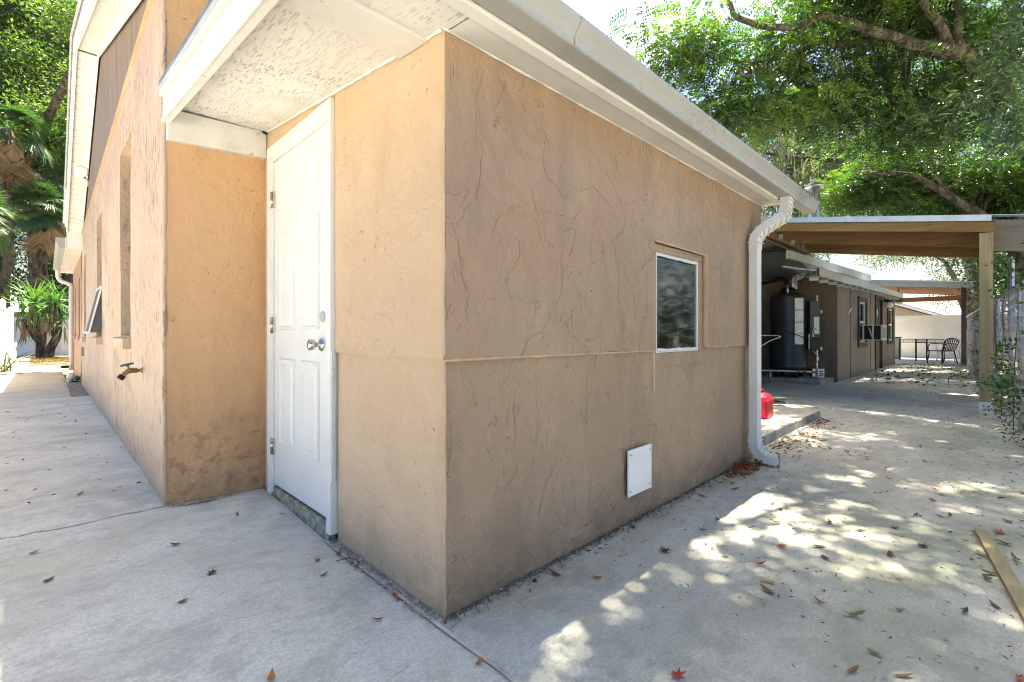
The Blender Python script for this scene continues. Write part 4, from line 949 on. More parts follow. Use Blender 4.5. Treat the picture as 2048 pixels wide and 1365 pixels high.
# ------------------------------------------------------------------ water heater on its slab
hs = MB().hexa([(11.0, 2.36, -.02), (11.80, 2.30, -.02), (11.80, 4.3, -.02), (10.8, 4.3, -.02), (11.0, 2.36, .10), (11.80, 2.30, .10), (11.80, 4.3, .10), (10.8, 4.3, .10)]).build('heater_slab', 'concrete_raw', pave, bevel=.01)
hc3 = Vector((11.33, 3.03, .1))
wh = thing('water_heater', hc3, 'large dark grey commercial water heater with white stickers and a shiny flue pipe', 'water heater')
fwd = Vector((.7024, .7118, 0)); rgt = Vector((.7118, -.7024, 0))
def hp_(r, f, z): return hc3 + rgt * r - fwd * f + Vector((0, 0, z))   # r right, f toward viewer
MB().lathe(hc3, [(.345, .17), (.355, .18), (.355, .30), (.352, .305), (.352, 1.68), (.345, 1.72), (.22, 1.78), (.12, 1.80)], 40).build('tank', 'heater_grey', wh)
for a in (40, 140, 220, 320): MB().tube([hc3 + Vector((math.cos(R(a)) * .27, math.sin(R(a)) * .27, 0)), hc3 + Vector((math.cos(R(a)) * .27, math.sin(R(a)) * .27, .19))], .045, 8).build('leg', 'black_paint', wh)
MB().lathe(hc3 + Vector((0, 0, .165)), [(.33, 0), (.34, .01), (.3, .02)], 30).build('base_ring', 'black_paint', wh)
def hbox(r0, r1, f0, f1, z0, z1, name, mat, bevel=.004):
    return MB().hexa([hp_(r0, f1, z0), hp_(r1, f1, z0), hp_(r1, f0, z0), hp_(r0, f0, z0), hp_(r0, f1, z1), hp_(r1, f1, z1), hp_(r1, f0, z1), hp_(r0, f0, z1)]).build(name, mat, wh, bevel)
hbox(.24, .44, .05, .36, .62, 1.60, 'control_cabinet', 'heater_grey'); hbox(.22, .42, .06, .40, .58, .85, 'burner_box', 'black_paint')
hbox(.40, .425, .30, .32, .18, 1.72, 'riser_pipe', 'steel_pipe'); hbox(.20, .215, .36, .385, .60, .92, 'bracket_strip', 'plastic_white')
def sticker(r0, r1, z0, z1, rad, name):
    V = []; n = 8
    for i in range(n + 1):
        r = r0 + (r1 - r0) * i / n; f = math.sqrt(max(0, rad * rad - r * r)); V += [hp_(r, f, z0), hp_(r, f, z1)]
    return MB().add(V, [(2 * i, 2 * i + 2, 2 * i + 3, 2 * i + 1) for i in range(n)]).build(name, 'printed_label', wh)
for (a, b) in ((1.42, 1.66), (1.17, 1.405), (.93, 1.155), (.70, .925)): sticker(-.07, .115, a, b, .3545, 'warning_sticker')
hbox(.315, .425, .362, .365, .92, 1.27, 'rating_sticker', 'printed_label', 0); hbox(.27, .30, .385, .39, .86, 1.05, 'rating_sticker', 'printed_label', 0)
hbox(.25, .37, .30, .42, .03, .20, 'gas_valve', 'steel_pipe', .01); hbox(.33, .47, .40, .46, .02, .20, 'valve_cover', 'plastic_white', .008)
for k in range(3): hbox(.36, .44, .462, .468, .05 + k * .045, .07 + k * .045, 'vent_slot', 'black_paint', 0)
for z in (1.38, .60):
    MB().lathe(hp_(.43, .22, z), [(.03, 0), (.03, .07), (.05, .075), (.055, .10), (.05, .125), (.03, .13)], 16, rgt).build('outlet_pipe', 'steel_pipe', wh)
MB().tube([hp_(-1.0, .42, .17), hp_(-.4, .40, .155), hp_(.1, .42, .135), hp_(.3, .42, .13)], .022, 8).build('gas_pipe', 'steel_pipe', wh)
MB().tube([hp_(-.62, .42, .16), hp_(-.62, .42, -.08)], .018, 8).build('pipe_leg', 'steel_pipe', wh)
for r in (-.05, .08): MB().tube([hp_(r - .02, .42, .142), hp_(r + .03, .42, .140)], .034, 8).build('union', 'brass_old', wh)
MB().tube(arc([hp_(-.28, .36, .98), hp_(0, .38, .88), hp_(.22, .38, .78)], 5), .009, 5).build('cable', 'black_paint', wh)
MB().tube(arc([hp_(.27, .41, .56), hp_(.36, .44, .42), hp_(.30, .43, .28)], 5), .012, 5).build('cable', 'steel_pipe', wh)
MB().tube(arc([hp_(.3, .41, .9), hp_(.24, .43, 1.05), hp_(.33, .42, 1.0)], 4), .008, 5).build('cable', 'black_paint', wh)
MB().tube([hp_(-.14, .2, 1.74), hp_(-.14, .2, 1.95)], .03, 8).build('relief_valve', 'steel_pipe', wh)
MB().lathe(hc3 + Vector((0, 0, 1.78)), [(.17, 0), (.16, .07), (.11, .13)], 24).build('draft_hood', 'black_paint', wh)
fp = [hp_(.10, 0, 1.86), hp_(.10, 0, 2.0), hp_(.12, 0, 2.09), hp_(.18, 0, 2.14), hp_(.25, 0, 2.17), hp_(.30, 0, 2.25), hp_(.32, 0, 2.38), hp_(.34, 0, 2.55)]
flue = MB().tube(arc(fp, 3), .088, 18).build('flue_pipe', 'metal_galv', wh)
for p in fp[1:-1]: MB().lathe(p, [(.094, -.012), (.094, .012)], 18, (fp[5] - fp[2]) if p in fp[3:5] else (0, 0, 1)).build('flue_band', 'metal_galv', flue)
q = hp_(.34, 0, 2.5); tp_ = hp_(.56, 0, 0)
MB().tube([q, hp_(.44, 0, 2.95), (tp_.x, tp_.y, 3.3), (tp_.x, tp_.y, 4.15)], .105, 20).build('chimney_pipe', 'metal_galv', wh)
MB().lathe((tp_.x, tp_.y, 4.15), [(.11, 0), (.19, .0), (.19, .03), (.13, .08), (.05, .13), (.0, .14)], 20).build('chimney_cap', 'metal_galv', wh)

# hand truck handle
ht = thing('hand_truck', (9.85, 2.95, 0), 'chrome hand truck with a curved handle standing in the dark patio', 'hand truck')
a0 = Vector((9.65, 3.05, 0))
MB().tube(arc([(9.75, 3.3, .12), (9.72, 3.25, .60), (9.82, 2.98, .86), (9.95, 2.80, .965), (9.85, 2.95, .99), (9.62, 3.20, .97), (9.55, 3.35, .9)], 6), .016, 8).build('handle', 'nickel', ht)
MB().tube([(9.60, 3.42, .10), (9.57, 3.35, .9)], .016, 8).build('frame_tube', 'nickel', ht)
MB().tube([(9.72, 3.28, .45), (9.60, 3.40, .45)], .014, 8).build('cross_bar', 'nickel', ht)
MB().box(9.45, 3.2, .0, 9.72, 3.55, .01).build('toe_plate', 'steel_pipe', ht)
for c in ((9.80, 3.36, .10), (9.66, 3.52, .10)): MB().lathe(c, [(.03, -.03), (.1, -.025), (.1, .025), (.03, .03)], 20, (.7, .7, 0)).build('wheel', 'black_paint', ht)

# fuel can on the pad
fc = thing('fuel_can', (5.72, 1.79, .09), 'red plastic fuel can standing on the concrete pad behind the downspout', 'fuel can')
cx, cy = 5.70, 1.80; m = MB(); V = []; lv = [(.0, .92), (.015, 1), (.10, 1.0), (.19, .98), (.235, .86), (.26, .62), (.275, .35)]
for z, s in lv:
    for a, b in ((-1, -.75), (-.75, -1), (.75, -1), (1, -.75), (1, .75), (.75, 1), (-.75, 1), (-1, .75)): V.append((cx + a * .13 * s, cy + b * .10 * s, .09 + z))
F = [(i * 8 + j, i * 8 + (j + 1) % 8, (i + 1) * 8 + (j + 1) % 8, (i + 1) * 8 + j) for i in range(len(lv) - 1) for j in range(8)] + [tuple(range(8))[::-1], tuple(48 + k for k in range(8))]
m.add(V, F, False); m.build('can_body', 'red_plastic', fc, bevel=.006)
MB().tube(arc([(cx - .09, cy, .32), (cx - .06, cy, .385), (cx + .05, cy, .39), (cx + .085, cy, .33)], 5), .014, 8).build('handle', 'red_plastic', fc)
MB().tube([(cx + .06, cy + .03, .33), (cx + .10, cy + .05, .40)], .02, 8).build('spout', 'black_paint', fc)
# stack of planks
pk = thing('plank_stack', (7.0, 2.15, .0), 'short stack of old grey planks lying behind the fuel can', 'planks')
for k, (dx, dy, ln) in enumerate(((0, 0, 1.3), (-.06, .16, 1.2), (.03, .02, 1.25), (.05, .0, 1.4))):
    z = .0 + .05 * (k if k < 2 else k) ; z = [0, 0, .05, .10][k]
    MB().bar((6.15 + dx, 3.0 + dy, z + .03), (7.18 + dx, 1.98 + dy, z + .03), .14, .03).build('plank', 'wood_grey', pk, bevel=.003)
for k in range(2): MB().box(6.85 - .5 * k, 2.25 + .5 * k, .0, 6.98 - .5 * k, 2.38 + .5 * k, .012).build('plank_shim', 'wood_old', pk)

# ------------------------------------------------------------------ far patio
pt = thing('patio_cover', (20.4, .5, 0), 'far patio roof with peeling white fascia on grey posts', 'patio cover')
MB().hexa([(20.38, .40, 2.44), (20.42, .40, 2.44), (20.42, 3.2, 2.71), (20.38, 3.2, 2.71), (20.38, .40, 2.60), (20.42, .40, 2.60), (20.42, 3.2, 2.88), (20.38, 3.2, 2.88)]).build('fascia', 'old_white', pt)
MB().hexa([(20.34, .36, 2.60), (20.60, .36, 2.60), (20.60, 3.2, 2.88), (20.34, 3.2, 2.88), (20.34, .36, 2.645), (20.60, .36, 2.645), (20.60, 3.2, 2.925), (20.34, 3.2, 2.925)]).build('roof_edge', 'metal_flashing', pt)
for k in range(16):
    y0 = .44 + k * .172; MB().hexa([(20.43, y0, 2.455 + .096 * (y0 - .4)), (25.0, y0, 2.455 + .096 * (y0 - .4)), (25.0, y0 + .165, 2.47 + .096 * (y0 - .4)), (20.43, y0 + .165, 2.47 + .096 * (y0 - .4)), (20.43, y0, 2.475 + .096 * (y0 - .4)), (25.0, y0, 2.475 + .096 * (y0 - .4)), (25.0, y0 + .165, 2.49 + .096 * (y0 - .4)), (20.43, y0 + .165, 2.49 + .096 * (y0 - .4))]).build('ceiling_board', 'wood_reddish', pt)
MB().hexa([(20.42, .36, 2.62), (25.1, .36, 2.62), (25.1, 3.3, 2.90), (20.42, 3.3, 2.90), (20.42, .36, 2.64), (25.1, .36, 2.64), (25.1, 3.3, 2.92), (20.42, 3.3, 2.92)]).build('roof_sheet', 'metal_roof', pt)
for x in (20.43, 23.0, 24.9): MB().box(x, .50, 0, x + .10, .62, 2.5).build('post', 'wood_old', pt)
MB().box(20.44, .36, 2.36, 25.0, .42, 2.62).build('side_fascia', 'old_white', pt)
MB().box(24.95, .45, 2.30, 25.05, 3.2, 2.48).build('rear_beam', 'wood_reddish', pt)
MB().box(20.40, .46, .0, 20.56, .66, .07).build('post_base', 'concrete_raw', pt)
fn = thing('ceiling_fan', (21.87, 2.30, 2.55), 'ceiling fan with straight blades hanging under the far patio roof', 'ceiling fan')
MB().tube([(21.87, 2.30, 2.62), (21.87, 2.30, 2.36)], .02, 8).build('down_rod', 'wood_old', fn)
MB().lathe((21.87, 2.30, 2.20), [(.06, -.06), (.12, -.03), (.15, .04), (.13, .12), (.05, .16)], 20).build('motor', 'wood_old', fn); MB().lathe((21.87, 2.30, 2.12), [(.04, -.07), (.10, -.04), (.12, .02)], 18).build('lamp_bowl', 'lamp_glass', fn)
for a in (-48, 24, 96, 168, 240):
    d = Vector((math.cos(R(a)), math.sin(R(a)), 0)); c = Vector((21.87, 2.30, 2.25)); MB().bar(c + d * .1, c + d * .8, .13, .012).build('blade', 'wood_old', fn)
# table and chairs
tb = thing('patio_table', (23.5, 1.55, 0), 'black wrought iron table in front of the pale far wall', 'table')
P0 = Vector((23.16, 1.93, 0)); P1 = Vector((23.91, 1.19, 0)); nx = (P1 - P0).normalized(); ny = Vector((nx.y * -1, nx.x, 0)); ny = Vector((.7, .7, 0)) * 1.0
cor = [P0, P1, P1 + ny * .75, P0 + ny * .75]
MB().prism([c + Vector((0, 0, .79)) for c in cor], (0, 0, .025)).build('tabletop', 'black_paint', tb)
for c in cor: MB().bar(c + Vector((.02, .0, 0)), c + Vector((.02, 0, .79)), .05, .05, (0, 1, 0)).build('leg', 'black_paint', tb)
for a, b in ((cor[0], cor[1]), (cor[3], cor[2])):
    MB().bar(a + Vector((0, 0, .68)), b + Vector((0, 0, .68)), .02, .02).build('rail', 'black_paint', tb)
    for k in range(1, 9):
        p = a.lerp(b, k / 9); MB().tube([p + Vector((0, 0, .68 + .05 + .04 * math.sin(t))) + (b - a).normalized() * .04 * math.cos(t) for t in np.linspace(0, 6.28, 9)], .007, 4).build('scroll', 'black_paint', tb)
def chair(c, face, mat, label, name='patio_chair', wide=.55):
    c = Vector(c); f = Vector((math.cos(face), math.sin(face), 0)); s = Vector((-f.y, f.x, 0)); up = Vector((0, 0, 1)); t = thing(name, c, label, 'chair')
    seat = MB(); seat.prism([c + f * a + s * b + up * .42 for a, b in ((.24, -.24), (.24, .24), (-.22, .21), (-.22, -.21))], (0, 0, .03)); seat.build('seat', mat, t)
    n = 9; bk = MB()
    for k in range(n):
        u = -1 + 2 * k / (n - 1); h = .86 - .12 * u * u
        bk.tube([c - f * .22 + s * .21 * u + up * .44, c - f * .34 + s * .25 * u + up * h], .012, 4)
    bk.tube([c - f * .34 + s * .25 * u + up * (.86 - .12 * u * u) for u in np.linspace(-1, 1, 9)], .018, 6); bk.build('backrest', mat, t)
    for sg in (-1, 1):
        MB().tube(arc([c - f * .28 + s * .25 * sg + up * .66, c + f * .05 + s * .27 * sg + up * .68, c + f * .22 + s * .27 * sg + up * .62, c + f * .25 + s * .25 * sg + up * .42], 4), .016, 6).build('armrest', mat, t)
        MB().tube([c + f * .23 + s * .23 * sg + up * .43, c + f * .29 + s * .25 * sg], .017, 6).build('leg', mat, t); MB().tube([c - f * .2 + s * .21 * sg + up * .43, c - f * .3 + s * .24 * sg], .017, 6).build('leg', mat, t)
    return t
chair((21.6, 1.12, 0), R(140), 'black_paint', 'black metal patio chair pulled up to the iron table')
chair((22.95, 1.02, 0), R(165), 'plastic_white', 'white plastic armchair behind the black patio chair')
# pale far wall, fence and neighbour
fw_ = thing('white_wall', (26, 1.8, 0), 'pale rendered wall closing the far end of the yard', 'wall')
MB().box(26, -1.2, -.02, 26.12, 3.4, 1.62).build('wall_panel', 'render_white', fw_); MB().box(25.95, -1.2, 1.62, 26.17, 3.4, 1.77).build('coping', 'render_white', fw_); MB().box(25.97, -1.2, 0, 26.0, 3.4, .17).build('plinth', 'render_white', fw_)
ub = thing('utility_box', (24.4, 2.64, 0), 'narrow grey green utility box beside the outbuilding corner', 'utility box')
MB().box(24.2, 2.5, 0, 24.6, 2.85, .84).build('cabinet', 'utility_grey', ub, bevel=.02); MB().box(24.18, 2.48, .84, 24.62, 2.87, .88).build('lid', 'heater_grey', ub)
nb = thing('neighbour_house', (45, 4, 0), 'pale neighbouring house with a low gable above the far wall', 'building')
nd = (Vector((46.8, 2.96, 0)) - Vector((44.6, 5.1, 0))); nd.normalize(); nb0 = Vector((44.66, 5.1, 0)) - nd * 3; depth = Vector((.7, .7, 0)) * 8
gp_ = [nb0 + Vector((0, 0, 0)), nb0 + nd * 6.3, nb0 + nd * 6.3 + Vector((0, 0, 2.25)), nb0 + nd * 2.2 + Vector((0, 0, 3.35)), nb0 + Vector((0, 0, 2.4))]
MB().prism(gp_, depth).build('wall', 'far_wall', nb)
e1 = nb0 + nd * 2.2 + Vector((0, 0, 3.40)); e2 = nb0 + nd * 6.7 + Vector((0, 0, 2.18)); e0 = nb0 - nd * .4 + Vector((0, 0, 2.35))
for a, b in ((e1, e2), (e0, e1)):
    MB().bar(a - Vector((.3, .3, 0)), b - Vector((.3, .3, 0)), .1, .16).build('rake_board', 'trim_white', nb)
    MB().prism([a - Vector((.3, .3, -.10)), b - Vector((.3, .3, -.10)), b - Vector((.3, .3, -.16)), a - Vector((.3, .3, -.16))], depth + Vector((.6, .6, 0))).build('roof', 'far_roof', nb)
MB().bar(e2 + Vector((0, 0, .02)), e2 + Vector((.9, -.9, -.06)), .1, .15).build('eave', 'far_roof', nb)

# ------------------------------------------------------------------ chain link fence
def fy(x): return -.245 + .055 * (x - 6.65)
cf = thing('chain_link_fence', (5, fy(5), 0), 'grey chain link fence overgrown with vines along the right edge', 'fence')
FXa, FXb, FH = 4.3, 20.0, 1.52
V = []; F = []; pit = .058; nz_ = 30
xx = FXa
def wseg(a, b, r=.0019):
    d = (b - a).normalized(); u = Vector((0, 1, 0)); s_ = d.cross(u).normalized() * r; u = u * r; n = len(V)
    for p in (a, b): V.extend([p + s_, p - s_ * .5 + u * .9, p - s_ * .5 - u * .9])
    F.extend([(n, n + 1, n + 4, n + 3), (n + 1, n + 2, n + 5, n + 4), (n + 2, n, n + 3, n + 5)])
while xx < FXb:
    st = 1 if xx < 10 else 1
    for j in range(nz_ - 2):
        z0 = .03 + j * (FH - .03) / (nz_ - 2); z1 = .03 + (j + 1) * (FH - .03) / (nz_ - 2); o = pit / 2 if j % 2 == 0 else -pit / 2
        yy = fy(xx); b_ = .012 * mn.noise(Vector((xx * 1.3, z0 * 2, 0))) * 2
        wseg(Vector((xx + pit / 2 - o, yy + b_ - .002, z0)), Vector((xx + pit / 2 + o, yy + b_ + .002, z1)), .0019 if xx < 9 else .0022)
    xx += pit
Fq = np.array(F); npmesh('wire_mesh', [tuple(v) for v in V], Fq, 'wire_galv', cf, kind='stuff')
MB().tube([(FXa, fy(FXa), FH + .01), (FXb, fy(FXb), FH + .01)], .02, 8).build('top_rail', 'metal_galv', cf)
for x in (4.4, 7.25, 10.1, 12.9, 15.8, 18.6): MB().tube([(x, fy(x) - .03, -.05), (x, fy(x) - .03, FH + .06)], .03, 10).build('fence_post', 'metal_galv', cf)
tallp = MB().tube([(8.9, -.20, 0), (8.9, -.20, 2.0)], .033, 10); tallp.lathe((8.9, -.2, 2.0), [(.036, 0), (.036, .02), (.02, .03)], 10); tallp.build('tall_post', 'metal_galv', cf)
MB().tube([(8.9, -.20, 1.85), (8.95, -.40, 1.85)], .015, 6).build('bracket', 'black_paint', cf)

# board on the ground
bd = thing('wood_offcut', (3.0, -.03, 0), 'pale greenish timber offcut lying on the driveway by the fence', 'board')
MB().bar((3.42, .030, .012), (2.2, -.150, .014), .052, .02).build('board', 'wood_offcut', bd, bevel=.002)

# ------------------------------------------------------------------ foliage toolbox (numpy)
def unit(v): return v / np.maximum(np.linalg.norm(v, axis=-1, keepdims=True), 1e-9)
def leaves_quads(C, D, ln, wd, r=rng):
    """rhombus leaves: centres C, directions D"""
    n = len(C); D = unit(D); rv = unit(r.normal(size=(n, 3))); S_ = unit(np.cross(D, rv)); N = np.cross(S_, D)
    ln = np.asarray(ln).reshape(-1, 1) * r.uniform(.7, 1.25, (n, 1)); wd = np.asarray(wd).reshape(-1, 1) * r.uniform(.75, 1.2, (n, 1))
    V = np.stack([C, C + D * ln * .45 + S_ * wd / 2 + N * wd * .12, C + D * ln - N * ln * .08, C + D * ln * .45 - S_ * wd / 2 + N * wd * .12], 1).reshape(-1, 3)
    F = np.arange(4 * n).reshape(-1, 4); return V, F
def fronds(C, D, length, pairs, ll, lw, r=rng):
    n = len(C); D = unit(D); rv = unit(r.normal(size=(n, 3)) * .6 + np.array([0, 0, 1.])); Sd = unit(np.cross(D, rv)); N = np.cross(Sd, D); Ln = length * r.uniform(.65, 1.2, (n, 1))
    VS = []
    for k in range(pairs):
        t = (k + .6) / pairs; base = C + D * Ln * t - np.array([0, 0, 1.]) * (Ln * .35 * t * t)
        for sg in (-1, 1):
            dd = unit(D * .55 + Sd * sg * 1.0 + N * r.normal(0, .22, (n, 1)) - np.array([0, 0, .18])); s2 = unit(np.cross(dd, N + r.normal(0, .3, (n, 3))))
            l = ll * (1 - .45 * abs(t - .45)) * r.uniform(.75, 1.2, (n, 1)); wq = lw * r.uniform(.8, 1.2, (n, 1))
            VS.append(np.stack([base, base + dd * l * .45 + s2 * wq / 2, base + dd * l, base + dd * l * .45 - s2 * wq / 2], 1))
    V = np.concatenate(VS, 0).reshape(-1, 3); return V, np.arange(len(V)).reshape(-1, 4)
def cat(parts):
    Vs, Fs, o = [], [], 0
    for V, F in parts: Vs.append(V); Fs.append(F + o); o += len(V)
    return np.concatenate(Vs), np.concatenate(Fs)
def blobs_points(blobs, n, r=rng, clump=.9, thr=-.12):
    """sample n points in ellipsoid blobs, thinned by noise for gaps"""
    out = []; wts = np.array([b[3] * b[4] * b[5] for b in blobs]) ** .8; wts /= wts.sum()
    while len(out) < n:
        b = blobs[r.choice(len(blobs), p=wts)]; u = r.normal(size=3); u /= np.linalg.norm(u); rad = r.uniform(0, 1) ** .42
        p = np.array(b[:3]) + u * rad * np.array(b[3:6])
        if mn.noise(Vector(p * clump)) > thr: out.append(p)
    return np.array(out)
def polyline(pts, seg=5, wob=.05, seed=0):
    a = arc(pts, seg); out = []
    for i, p in enumerate(a): out.append(p + Vector((mn.noise(p * 1.7 + Vector((seed, 0, 0))), mn.noise(p * 1.7 + Vector((0, seed, 5))), mn.noise(p * 1.7 + Vector((9, 0, seed))))) * wob)
    return out
def limb(pts, r0, r1, parent, mat='bark', name='branch', seg=5, wob=.08, n=9):
    q = polyline(pts, seg, wob, seed=len(pts) + pts[0][0]); m = MB(); rr = [(r0 + (r1 - r0) * i / (len(q) - 1)) * (1 + .10 * mn.noise(Vector(q[i]) * 5)) for i in range(len(q))]
    m.tube(q, rr, n); m.build(name, mat, parent); return q
def twig_net(m, heads, limbpts, r0=.014, r1=.004, r=rnd):
    LP = np.array([tuple(p) for p in limbpts])
    for h in heads:
        d = np.linalg.norm(LP - h, axis=1) + np.maximum(0, LP[:, 2] - h[2]) * .5; i = int(d.argmin()); a = Vector(LP[i]); b = Vector(h); L_ = (b - a).length
        if L_ > 4.5: continue
        mid = a.lerp(b, .5) + Vector((r.uniform(-.12, .12), r.uniform(-.12, .12), r.uniform(0, .18))) * L_
        k = .6 + .4 * L_; m.tube([a, a.lerp(mid, .5) + Vector((0, 0, .02 * L_)), mid, mid.lerp(b, .5), b], [r0 * k, r0 * k * .8, r0 * k * .6, r0 * .35 * k, r1], 4, caps=False)
def compound_tree(root, limbs, blobs, nheads, per, mat, flen=.30, pairs=8, ll=.075, lw=.026, clump=.9, thr=-.12, spread=.35, twr=.012, clusters=None):
    """pinnate foliage in sprays round heads that hang on real twigs"""
    lp = [p for q in limbs for p in q]
    heads = blobs_points(blobs, nheads, clump=clump, thr=thr)
    m = MB(); twig_net(m, heads[::max(1, len(heads) // 260)], lp, twr); 
    if m.v: m.build('twigs', 'bark', root, kind='stuff')
    C = np.repeat(heads, per, 0); off = rng.normal(size=C.shape) * spread; off[:, 2] *= .45; C = C + off; D = unit(off + rng.normal(size=C.shape) * .25) ; D[:, 2] -= .15
    V, F = fronds(C, D, flen, pairs, ll, lw); return npmesh('crown', V, F, mat, root, kind='stuff')
def leafy(root, blobs, n, mat, ln=.07, wd=.03, per=14, spread=.14, clump=1.2, thr=-.1, name='crown', down=.0):
    h = blobs_points(blobs, max(1, n // per), clump=clump, thr=thr); C = np.repeat(h, per, 0); off = rng.normal(size=C.shape) * spread; C = C + off
    D = unit(off + rng.normal(size=C.shape) * .1) + rng.normal(size=C.shape) * .5; D[:, 2] -= down
    V, F = leaves_quads(C, D, ln, wd); return npmesh(name, V, F, mat, root, kind='stuff')
def moss_strands(root, anchors, per, ln, mat='moss'):
    VS = []
    for a in anchors:
        for k in range(per):
            p = np.array(a) + rng.normal(size=3) * np.array([.12, .12, .05]); L_ = ln * rng.uniform(.15, 1.25); wdt = rng.uniform(.010, .028); ang = rng.uniform(0, 3.14); s_ = np.array([math.cos(ang), math.sin(ang), 0]) * wdt; q = p.copy()
            for j in range(5):
                nq = q + np.array([rng.normal(0, .04), rng.normal(0, .04), -L_ / 5]); w0 = s_ * (1 - j / 5.5); w1_ = s_ * (1 - (j + 1) / 5.5); VS.append(np.array([q - w0, q + w0, nq + w1_, nq - w1_])); q = nq
    V = np.concatenate(VS); return npmesh('spanish_moss', V, np.arange(len(V)).reshape(-1, 4), mat, root, kind='stuff')
BL_A = [(8.81, 4.51, 7.19, 0.75, 0.75, 0.50), (9.47, 4.14, 6.71, 0.80, 0.80, 0.45), (9.83, 3.78, 5.99, 0.70, 0.70, 0.40), (9.24, 4.09, 7.59, 0.80, 0.80, 0.50), (10.09, 3.39, 6.85, 0.90, 0.90, 0.60), (10.56, 3.35, 5.89, 0.80, 0.80, 0.45), (11.38, 2.82, 5.99, 0.90, 0.90, 0.55), (10.38, 3.11, 7.55, 0.90, 0.90, 0.50), (11.53, 2.67, 6.73, 0.90, 0.90, 0.50), (12.74, 2.18, 6.01, 1.00, 1.00, 0.60), (12.53, 1.97, 6.74, 0.90, 0.90, 0.50), (13.45, 1.48, 5.46, 1.00, 1.00, 0.60), (11.28, 2.35, 7.93, 1.00, 1.00, 0.50), (12.01, 1.64, 7.73, 1.00, 1.00, 0.50), (13.72, 1.07, 6.41, 1.00, 1.00, 0.60), (14.84, 0.81, 5.90, 1.10, 1.10, 0.60), (13.61, 0.90, 7.93, 1.10, 1.10, 0.60), (14.10, 0.14, 7.79, 1.10, 1.10, 0.70), (15.04, -0.09, 6.79, 1.10, 1.10, 0.70), (9.09, 4.38, 6.75, 0.50, 0.50, 0.35), (10.33, 3.57, 5.32, 0.45, 0.45, 0.30), (9.86, 3.90, 5.48, 0.40, 0.40, 0.25)]
BL_B = [(16.38, 4.91, 7.51, 1.00, 1.00, 0.80), (17.40, 4.61, 6.58, 1.20, 1.20, 0.80), (18.69, 4.04, 7.26, 1.30, 1.30, 1.00), (20.02, 3.43, 6.58, 1.40, 1.40, 1.00), (18.32, 4.40, 5.74, 1.20, 1.20, 0.70), (21.65, 2.52, 5.85, 1.50, 1.50, 0.80), (18.34, 3.68, 8.22, 1.20, 1.20, 0.80), (21.27, 2.90, 7.65, 1.50, 1.50, 1.00), (22.55, 1.63, 6.75, 1.60, 1.60, 1.00), (16.61, 4.68, 5.28, 1.00, 1.00, 0.60), (24.56, 1.05, 9.00, 1.80, 1.80, 1.40), (25.92, -0.29, 8.04, 1.80, 1.80, 1.40), (23.20, 2.40, 10.34, 1.80, 1.80, 1.40), (25.24, 0.38, 11.48, 2.00, 2.00, 1.60), (21.84, 3.74, 10.34, 1.60, 1.60, 1.20), (27.29, 1.17, 6.27, 1.60, 1.60, 1.00), (27.79, -0.73, 6.01, 1.60, 1.60, 1.00)]
BL_C = [(15.73, 2.04, 5.10, 1.00, 1.00, 0.50), (16.30, 1.48, 4.57, 1.00, 1.00, 0.45), (16.19, 0.88, 5.20, 1.10, 1.10, 0.50), (16.82, 0.26, 4.56, 1.10, 1.10, 0.50), (16.64, -0.27, 4.90, 1.00, 1.00, 0.60), (15.77, 2.70, 4.71, 0.90, 0.90, 0.40), (16.91, -0.53, 4.17, 0.90, 0.90, 0.50), (16.73, 0.34, 5.71, 1.00, 1.00, 0.50)]
BL_DK = [(10.42, -0.17, 4.60, 0.45, 0.45, 0.35), (10.29, -0.32, 5.24, 0.40, 0.40, 0.50), (10.34, -0.37, 5.84, 0.50, 0.50, 0.50), (10.57, 0.10, 4.47, 0.35, 0.35, 0.20), (10.64, 0.46, 4.69, 0.35, 0.35, 0.18), (10.59, -0.33, 4.06, 0.40, 0.40, 0.30), (10.54, 0.28, 4.76, 0.30, 0.30, 0.20)]
BL_U = [(28.02, 3.26, 4.93, 1.20, 1.20, 0.50), (26.83, 1.62, 4.58, 1.20, 1.20, 0.60), (28.85, 2.44, 4.81, 1.00, 1.00, 0.40), (26.07, 0.97, 4.00, 0.80, 0.80, 0.70), (36.43, 1.99, 2.95, 1.00, 1.00, 1.00), (36.94, 1.48, 4.10, 1.00, 1.00, 0.80), (20.11, -0.17, 2.92, 0.70, 0.70, 0.80), (19.11, -0.59, 3.06, 0.90, 0.90, 0.80), (20.37, -0.43, 2.03, 0.90, 0.90, 0.90), (30.02, 4.09, 4.78, 0.80, 0.80, 0.30)]
BL_LF = [(-1.18, 30.67, 14.56, 2.20, 2.20, 1.60), (-0.07, 29.57, 15.01, 2.00, 2.00, 1.50), (-0.52, 28.61, 12.22, 2.00, 2.00, 1.30), (0.39, 27.72, 11.58, 1.60, 1.60, 1.40), (-1.28, 29.36, 10.95, 2.00, 2.00, 1.50), (-0.21, 26.90, 9.44, 1.80, 1.80, 1.40), (0.69, 27.42, 8.82, 1.50, 1.50, 1.50), (-1.12, 29.21, 8.82, 2.00, 2.00, 1.40), (0.72, 28.79, 13.89, 1.50, 1.50, 1.30), (0.25, 29.26, 7.43, 1.50, 1.50, 1.40), (0.76, 30.16, 5.86, 1.40, 1.40, 1.40), (-1.18, 30.67, 16.79, 2.00, 2.00, 1.00), (0.09, 29.42, 16.79, 2.00, 2.00, 1.00), (-2.33, 30.40, 13.07, 2.00, 2.00, 2.00), (-2.33, 30.40, 8.82, 2.00, 2.00, 2.00)]

